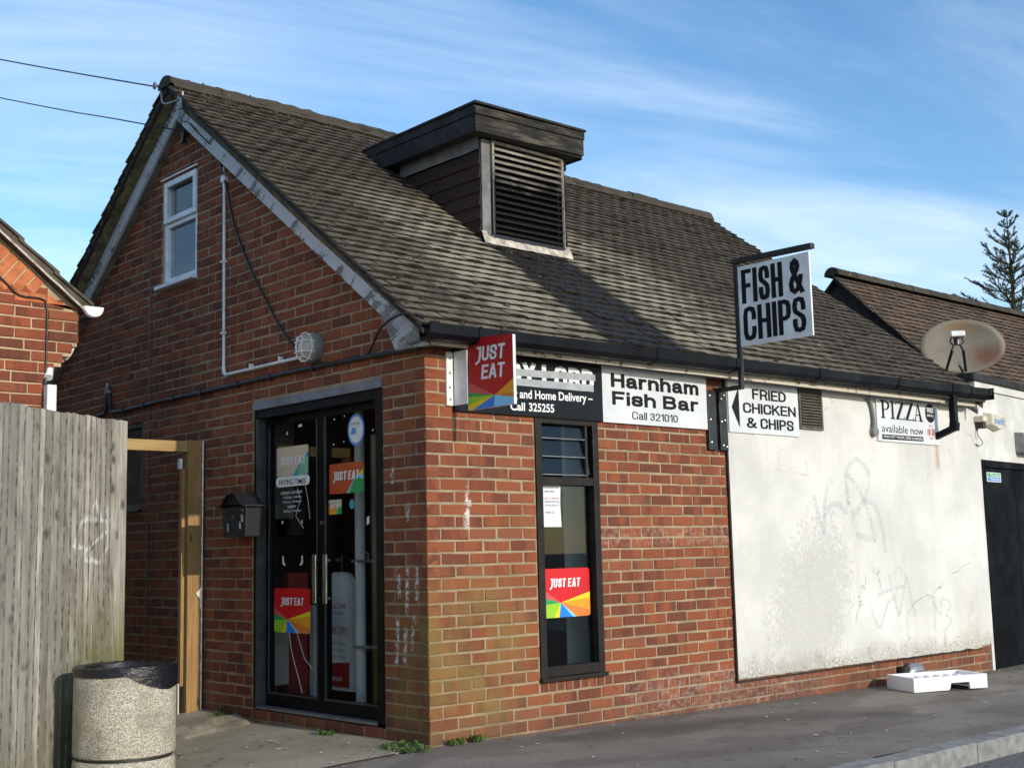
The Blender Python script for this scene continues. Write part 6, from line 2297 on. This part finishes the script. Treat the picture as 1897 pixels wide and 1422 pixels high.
b = MB()
prev = -.35
for zt_ in (2.31, 2.385, 2.46, 2.535):
    b.box(-6.8, nb_edge(zt_ - .01) - .008, NY + .007, NY + .12, prev, zt_)
    prev = zt_
b.prism([(-6.8, NY + .007, 2.535), (-1.113, NY + .007, 2.535), (-1.113, NY + .007, nb_under(-1.113)), (-4.0, NY + .007, nb_under(-4.0)), (-6.8, NY + .007, 2.9)], (0, .113, 0))
b.box(-1.45, -1.353, NY + .12, 8, -.35, 2.75)
nwall = b.build('wall', MT['mortar_nb'], nh)
nbricks = []
for k in range(-4, 58):
    z0, z1 = k * C_ + .012, (k + 1) * C_ + .002
    xr = nb_edge((z0 + z1) / 2)
    x = xr
    first = True
    while x > -3.6:
        L = .1025 if (first and k % 2) else .215
        first = False
        lim = nb_under(x) - .30 if z0 > 2.80 else 99
        if z1 < min(nb_under(x) - .015, 99) and not (z0 > 2.90 and z1 > nb_under(x) - .33):
            nbricks.append(('front', x - L, x, z0, z1))
        x -= L + .01
for q in nbricks:
    pass
vis = lambda q: px_area(((q[1] + q[2]) / 2, NY, (q[3] + q[4]) / 2), (0, -1, 0), q[2] - q[1], .065) if q[3] > 1.92 and q[2] > -1.95 else 0
nbricks.sort(key=vis, reverse=True)
nvis = sum(1 for q in nbricks if vis(q) > 0)
rest = MB()
for i, (wl_, s0, s1, z0, z1) in enumerate(nbricks):
    v, f = brick_shape(s1 - s0, z1 - z0, .08, i + 900)
    if i < min(300, nvis):
        key = ('n', round(s1 - s0, 3), i % 5)
        if key not in mesh_cache:
            mesh_cache[key] = MB().add(v, f).mesh('brick', MT['brick_nb'])
        o_ = bpy.data.objects.new('brick', mesh_cache[key])
        o_.location = (s0, NY + random.uniform(-.003, .003), z0)
        link(o_, nwall)
    else:
        rest.add([(s0 + p[0], NY + p[1], z0 + p[2]) for p in v], f)
rest.build('brickwork', MT['brick_nb'], nwall)['kind'] = 'stuff'
# tumbled orange brick laid square to the verge
ud, un = Vector((-1, 0, ns_)).normalized(), Vector((-ns_, 0, -1)).normalized()
t = .30
while t < 3.4:
    p = Vector((-1.105, NY - .003, ne)) + ud * t + un * .022
    L = min(.235, .12 + max(0, t - .30) * .8)
    MB().obox(p, ud * .066, Vector((0, .06, 0)), un * L).build('tumbled_brick', MT['orange_brick'], nwall, bevel=.004)
    t += .0765
for (xa, xb, za, zb_) in ((-1.335, -1.125, 2.838, 2.838), (-1.555, -1.345, 2.838, 2.838)):
    pl = [(xa, 2.818), (xb, 2.818), (xb, min(2.878, nb_under(xb) - .02)), (xa, 2.878)]
    MB().prism([(x, NY - .003, z) for x, z in pl], (0, .06, 0)).build('tumbled_brick', MT['orange_brick'], nwall)
# roof of big interlocking tiles, seen from its verge
b = MB()
yv = NY - .07
pv = lambda x, up_: Vector((x, yv, nb_under(x) + up_))
b.prism([pv(-1.06, -.005), pv(-4.0, -.005), pv(-4.0, .085), pv(-1.06, .085)], (0, 6.0, 0))
nrf = b.build('roof', MT['tile_big'], nh)
b = MB()
v = []
for i in range(41):
    x = lerp(-1.06, -4.0, i / 40)
    j = .006 * mnoise.noise(Vector((x * 12, 0, 0)))
    v += [pv(x, -.012 + j) + Vector((0, -.012, 0)), pv(x, .006 + j) + Vector((0, -.014, 0))]
b.add(v, [(2 * i, 2 * i + 2, 2 * i + 3, 2 * i + 1) for i in range(40)])
b.build('undercloak', MT['fillet'], nrf)
tl = .317
for r in range(9):
    for c in range(4):
        p = Vector((-1.035, yv - .02 + c * .30, nb_under(-1.035) + .098)) + ud * (r * tl * 1.0)
        MB().add([p, p + Vector((0, .295, 0)), p + Vector((0, .295, 0)) + ud * .37 + Vector((0, 0, -.028)), p + ud * .37 + Vector((0, 0, -.028)),
                  p - Vector((0, 0, .026)), p + Vector((0, .295, -.026)), p + Vector((0, .295, 0)) + ud * .37 + Vector((0, 0, -.05)), p + ud * .37 + Vector((0, 0, -.05))],
                 [(0, 1, 2, 3), (7, 6, 5, 4), (0, 4, 5, 1), (3, 7, 4, 0), (1, 5, 6, 2), (2, 6, 7, 3)]).build('roof_tile', MT['tile_big'], nrf, bevel=.004)
# white gutter with its end stop, swan neck and downpipe
b = MB()
gc = Vector((-1.034, NY - .09, 2.815))
pr_ = [(math.cos(a) * .070, -math.sin(a) * .070) for a in [math.pi * i / 12 for i in range(13)]]
b.prism([gc + Vector((x, 0, z)) for x, z in pr_], (0, .012, 0))
b.prism([gc + Vector((x * 1.06, .012, z * 1.06)) for x, z in pr_], (0, .02, 0))
b.build('gutter_end_stop', MT['white_plastic'], nh)
b = MB()
v = []
for yy in (NY - .028, NY + 6):
    v += [(gc.x + x, yy, gc.z + z) for x, z in pr_]
b.add(v, [(i, i + 1, 14 + i, 13 + i) for i in range(12)])
b.build('gutter', MT['black_plastic'], nh)
b = MB().tube(smooth_path([(-1.10, NY + .16, 2.70), (-1.10, NY + .14, 2.60), (-1.115, NY + .12, 2.54), (-1.16, NY + .10, 2.475), (-1.27, NY + .06, 2.41), (-1.32, NY - .02, 2.30)]), .030, 12)
b.build('swan_neck', MT['white_plastic'], nh, smooth=True)
b = MB()
b.box(-1.352, -1.285, NY - .09, NY - .02, -.2, 2.245)
b.build('downpipe', MT['white_plastic'], nh, bevel=.008)
b = MB().tube(smooth_path([(-2.1, NY - .012, 3.30), (-1.659, NY - .012, 2.954), (-1.56, NY - .012, 2.868), (-1.50, NY - .012, 2.845), (-1.385, NY - .012, 2.843), (-1.342, NY - .012, 2.805), (-1.333, NY - .012, 2.65), (-1.335, NY - .012, 2.26)]), .0065, 6)
tag(b.build('thin_cable', MT['cable'], None, smooth=True), 'thin black cable clipped to the sunlit brick house', 'cable')

# ---------------------------------------------------------------- fence and gate frame
fe = thing('board_fence', (-1.8, 1.1, -.1), 'silvery close boarded fence with green stains and a white painted tag', 'fence')
FO, FD = Vector((-.957, 2.088, 0)), Vector((-.7765, -.6301, 0))
FN = Vector((.6301, -.7765, 0))          # towards the lane
t = .10
i = 0
rnd = random.Random(8)
while t < 4.6:
    wd = .094 + rnd.uniform(-.014, .014)
    top = 1.978 - .022 * t + rnd.uniform(-.006, .006)
    base = -.30 + rnd.uniform(-.01, .03)
    p = FO + FD * (t + wd) + FN * (.011 + rnd.uniform(0, .006))
    q = FO + FD * t + FN * (.000 + rnd.uniform(0, .003))
    th1, th2 = .018, .008
    ln_ = rnd.uniform(-.004, .004)
    lean = FD * ln_
    b = MB()
    b.add([p + Vector((0, 0, base)), q + Vector((0, 0, base)), q + FN * -th2 + Vector((0, 0, base)), p + FN * -th1 + Vector((0, 0, base)),
           p + lean + Vector((0, 0, top)), q + lean + Vector((0, 0, top + rnd.uniform(-.002, .002))), q + lean + FN * -th2 + Vector((0, 0, top)), p + lean + FN * -th1 + Vector((0, 0, top))],
          [(3, 2, 1, 0), (4, 5, 6, 7), (0, 1, 5, 4), (1, 2, 6, 5), (2, 3, 7, 6), (3, 0, 4, 7)])
    b.m[-1] = 1
    b.build('board', [MT['fence'], MT['fence_edge']], fe)
    t += wd - .016
    i += 1
b = MB().obox(FO + FD * -.03 + FN * -.075 + Vector((0, 0, -.25)), FD * .09, FN * .095, Vector((0, 0, 2.235)))
b.build('end_post', MT['fence'], fe, bevel=.004)
MB().obox(FO + FD * .062 + FN * -.02 + Vector((0, 0, -.18)), FD * .034, FN * .03, Vector((0, 0, 2.15))).build('cover_strip', MT['fence'], fe, bevel=.003)
for z in (.25, .95, 1.65):
    MB().obox(FO + FD * .06 + FN * -.085 + Vector((0, 0, z)), FD * 4.5, FN * .055, Vector((0, 0, .075))).build('rail', MT['fence'], fe)
for t in (1.9, 3.7):
    MB().obox(FO + FD * t + FN * -.15 + Vector((0, 0, -.2)), FD * .09, FN * .09, Vector((0, 0, 2.1))).build('post', MT['fence'], fe)

gf = thing('gate_frame', (-.5, 2.7, -.1), 'new orange timber gate frame between the fence and the gable', 'gate frame')
MB().box(-.150, -.036, 2.69, 2.785, -.12, 1.938).build('post', MT['timber'], gf, bevel=.004)
MB().box(-1.15, -.152, 2.70, 2.775, 1.848, 1.930).build('lintel', MT['timber_h'], gf, bevel=.004)
MB().box(-1.15, -1.06, 2.69, 2.785, -.12, 1.84).build('post', MT['timber'], gf, bevel=.004)
MB().box(-.182, -.154, 2.73, 2.775, .12, 1.72).build('gate_stop', MT['timber'], gf, bevel=.003)
MB().box(-.196, -.184, 2.735, 2.77, -.11, .14).build('gate_stop_offcut', MT['fascia'], gf)
MB().box(-.198, -.178, 2.735, 2.77, 1.722, 1.80).build('hinge_packer', MT['sign_white_dirty'], gf)
b = MB()
v = []
for i in range(91):
    z = lerp(-.08, 1.94, i / 90)
    w_ = .004 + .005 * mnoise.noise(Vector((z * 14, 0, 0))) + (.05 * math.exp(-((z - .79) / .025) ** 2)) + .012 * math.exp(-((z - .72) / .03) ** 2)
    v += [(-.036 - w_, 2.684 - .25 * max(0, w_ - .012), z), (-.033, 2.678, z), (-.022, 2.70, z)]
b.add(v, [(3 * i + q, 3 * i + 1 + q, 3 * i + 4 + q, 3 * i + 3 + q) for i in range(90) for q in range(2)])
b.build('foam_seal', MT['foam'], gf)

# ---------------------------------------------------------------- litter bin
BC = Vector((-1.312, 1.235, 0))
BR = .292
gz = ground_z(BC.x, BC.y) + .012
bn = thing('litter_bin', (BC.x, BC.y, gz), 'round pebbledashed concrete litter bin in front of the fence', 'bin')
MB().lathe([(BR - .012, 0), (BR, .012), (BR, .105), (BR - .006, .128), (BR - .016, .136)], (BC.x, BC.y, gz), 56).build('base', MT['aggregate'], bn, smooth=True)
MB().lathe([(BR - .018, 0), (BR - .018, .022)], (BC.x, BC.y, gz + .132), 48).build('joint', MT['black_trim'], bn, smooth=True)
MB().lathe([(BR - .018, 0), (BR - .004, .008), (BR, .022), (BR, .483), (BR - .010, .496), (BR - .04, .500), (BR - .045, .49), (BR - .045, .2)], (BC.x, BC.y, gz + .152), 56, cap=(True, False)).build('drum', MT['aggregate'], bn, smooth=True)
lin = MB()
n = 72
rows = []
ztop = gz + .152 + .500
right_dir = math.atan2(r_.y, r_.x)
for i, (dr, dz) in enumerate([(.006, None), (.008, -.028), (.007, -.006), (.006, .008), (-.006, .014), (-.028, .012), (-.055, .004), (-.075, -.05), (-.12, -.13), (-.2, -.16)]):
    for k in range(n):
        a = 2 * math.pi * k / n
        pos = Vector((math.cos(a), math.sin(a), i * .45))
        j = mnoise.noise(pos * 5) * .004 + mnoise.noise(pos * 17) * .0015
        rt_ = math.cos(a - right_dir + rad(18))
        hang = -.040 - .085 * max(0, (rt_ - .62) / .38) - .008 * mnoise.noise(pos * 4)
        z = ztop + (hang if dz is None else (dz + mnoise.noise(pos * 9) * .006 + .012 * max(0, rt_ - .3)))
        if i == 1:
            z = ztop + hang * .55
        r = BR + dr + (j if i else j * .3 + .001)
        rows.append((BC.x + r * math.cos(a), BC.y + r * math.sin(a), z))
lin.add(rows, [(i * n + k, i * n + (k + 1) % n, (i + 1) * n + (k + 1) % n, (i + 1) * n + k) for i in range(9) for k in range(n)])
lin.build('bin_liner', MT['bag'], bn, smooth=True)

# ---------------------------------------------------------------- polystyrene tray on the pavement
bo = Vector((4.53, -.475, ground_z(4.75, -.45) + .004))
bx = thing('polystyrene_tray', bo, 'white polystyrene fish tray lying on the pavement', 'tray')
ea, eb = Vector((math.cos(rad(-21)), math.sin(rad(-21)), 0)), Vector((math.cos(rad(63)), math.sin(rad(63)), 0))
L_, W_, H_ = .735, .40, .112


def tbox(b_, a0, a1, c0, c1, z0, z1):
    b_.obox(bo + ea * a0 + eb * c0 + Vector((0, 0, z0)), ea * (a1 - a0), eb * (c1 - c0), (0, 0, z1 - z0))


b = MB()
for c0, c1 in ((0, .032), (W_ - .032, W_)):
    pl = [(0, 0), (.345, 0), (.360, .018), (.366, .05), (.372, .055), (.545, .055), (.552, .048), (.556, .0), (L_, 0), (L_, H_), (0, H_)]
    b.prism([bo + ea * a + eb * c0 + Vector((0, 0, z)) for a, z in pl], eb * (c1 - c0))
tbox(b, 0, .032, .0325, W_ - .0325, 0, H_)
tbox(b, L_ - .032, L_, .0325, W_ - .0325, 0, H_)
tbox(b, .0325, L_ - .0325, .0325, W_ - .0325, .058, .074)
b.build('shell', MT['polystyrene'], bx, bevel=.006)
for a in (.12, .22, .32, .42, .52, .62):
    b = MB()
    tbox(b, a, a + .022, .05, .12, .075, .090)
    b.build('rib', MT['polystyrene'], bx, bevel=.003)
    b = MB()
    tbox(b, a + .01, a + .032, .25, .34, .075, .092)
    b.build('rib', MT['polystyrene'], bx, bevel=.003)

# ---------------------------------------------------------------- weeds and litter
rnd = random.Random(31)


def weed(name, c, rad_, n, hmax, label, elong=(1, 1)):
    b_ = MB()
    for i in range(n):
        a, r = rnd.uniform(0, 6.28), rad_ * math.sqrt(rnd.random())
        x, y = c[0] + r * math.cos(a) * elong[0], c[1] + r * math.sin(a) * elong[1]
        z = ground_z(x, y) + .005
        h_ = hmax * rnd.uniform(.4, 1)
        d = Vector((rnd.uniform(-1, 1), rnd.uniform(-1, 1), 0)) * h_ * .8
        wv = Vector((rnd.uniform(-1, 1), rnd.uniform(-1, 1), 0)).normalized() * rnd.uniform(.004, .011)
        p = Vector((x, y, z))
        m_ = p + d * .45 + Vector((0, 0, h_ * .75))
        b_.add([p - wv * .5, p + wv * .5, m_ + wv, m_ - wv, p + d + Vector((0, 0, h_ * .8))], [(0, 1, 2, 3), (3, 2, 4)])
    o_ = b_.build(name, MT['weed'])
    o_['kind'] = 'thing'
    return tag(o_, label, 'weed')


weed('weed_tuft', (-.10, .12, 0), .15, 150, .045, 'largest clump of green weeds at the corner below the door', (.6, 1.4))
weed('weed_tuft', (.17, -.045, 0), .05, 40, .05, 'small grass tuft on the tarmac side of the brick corner', (1.2, .5))
weed('weed_tuft', (.34, -.035, 0), .04, 36, .05, 'farther little grass tuft along the sunlit front wall', (1.4, .4))
weed('weed_tuft', (-.06, 2.35, 0), .06, 60, .09, 'dark leafy weed growing beside the timber gate post')
weed('weed_tuft', (-.06, 1.0, 0), .06, 45, .05, 'scrap of weed under the middle of the door sill', (.5, 1.6))
b, b2 = MB(), MB()
for i in range(170):
    if rnd.random() < .55:
        x, y = rnd.uniform(.2, 7.5), -rnd.random() ** 1.4 * 1.75 - .03
    else:
        x, y = rnd.uniform(-1.3, 0), rnd.uniform(.0, 1.6)
    z = ground_z(x, y) + (.006 if x > 0 else .019)
    s1, s2, a = rnd.uniform(.008, .034), rnd.uniform(.005, .013), rnd.uniform(0, 3.14)
    d1, d2 = Vector((math.cos(a), math.sin(a), 0)) * s1, Vector((-math.sin(a), math.cos(a), 0)) * s2
    p = Vector((x, y, z))
    tgt = b if rnd.random() < .6 else b2
    tgt.add([p - d1, p + d2 + Vector((0, 0, .003)), p + d1, p - d2 + Vector((0, 0, .005))], [(0, 1, 2, 3)])
tag(b.build('paper_litter', MT['litter'], None, kind='stuff'), 'scraps of pale litter scattered over the pavement', 'litter')
tag(b2.build('leaf_litter', MT['dead_leaf'], None, kind='stuff'), 'bits of dry brown leaf scattered over the pavement', 'litter')
b = MB().box(2.62, 2.80, -.62, -.45, -.3, 0)
b.v = []
b.f = []
b.m = []
cvx, cvy = 6.1, -1.35
mc = thing('access_cover', (cvx, cvy, ground_z(cvx, cvy)), 'rusty metal access cover in the pavement at the far right', 'cover')
z = ground_z(cvx, cvy) + .004
MB().box(cvx - .22, cvx + .22, cvy - .16, cvy + .16, z - .02, z + .003).build('frame', MT['galv'], mc)
MB().box(cvx - .19, cvx + .19, cvy - .13, cvy + .13, z - .02, z + .006).build('lid', MT['brown_metal'], mc)
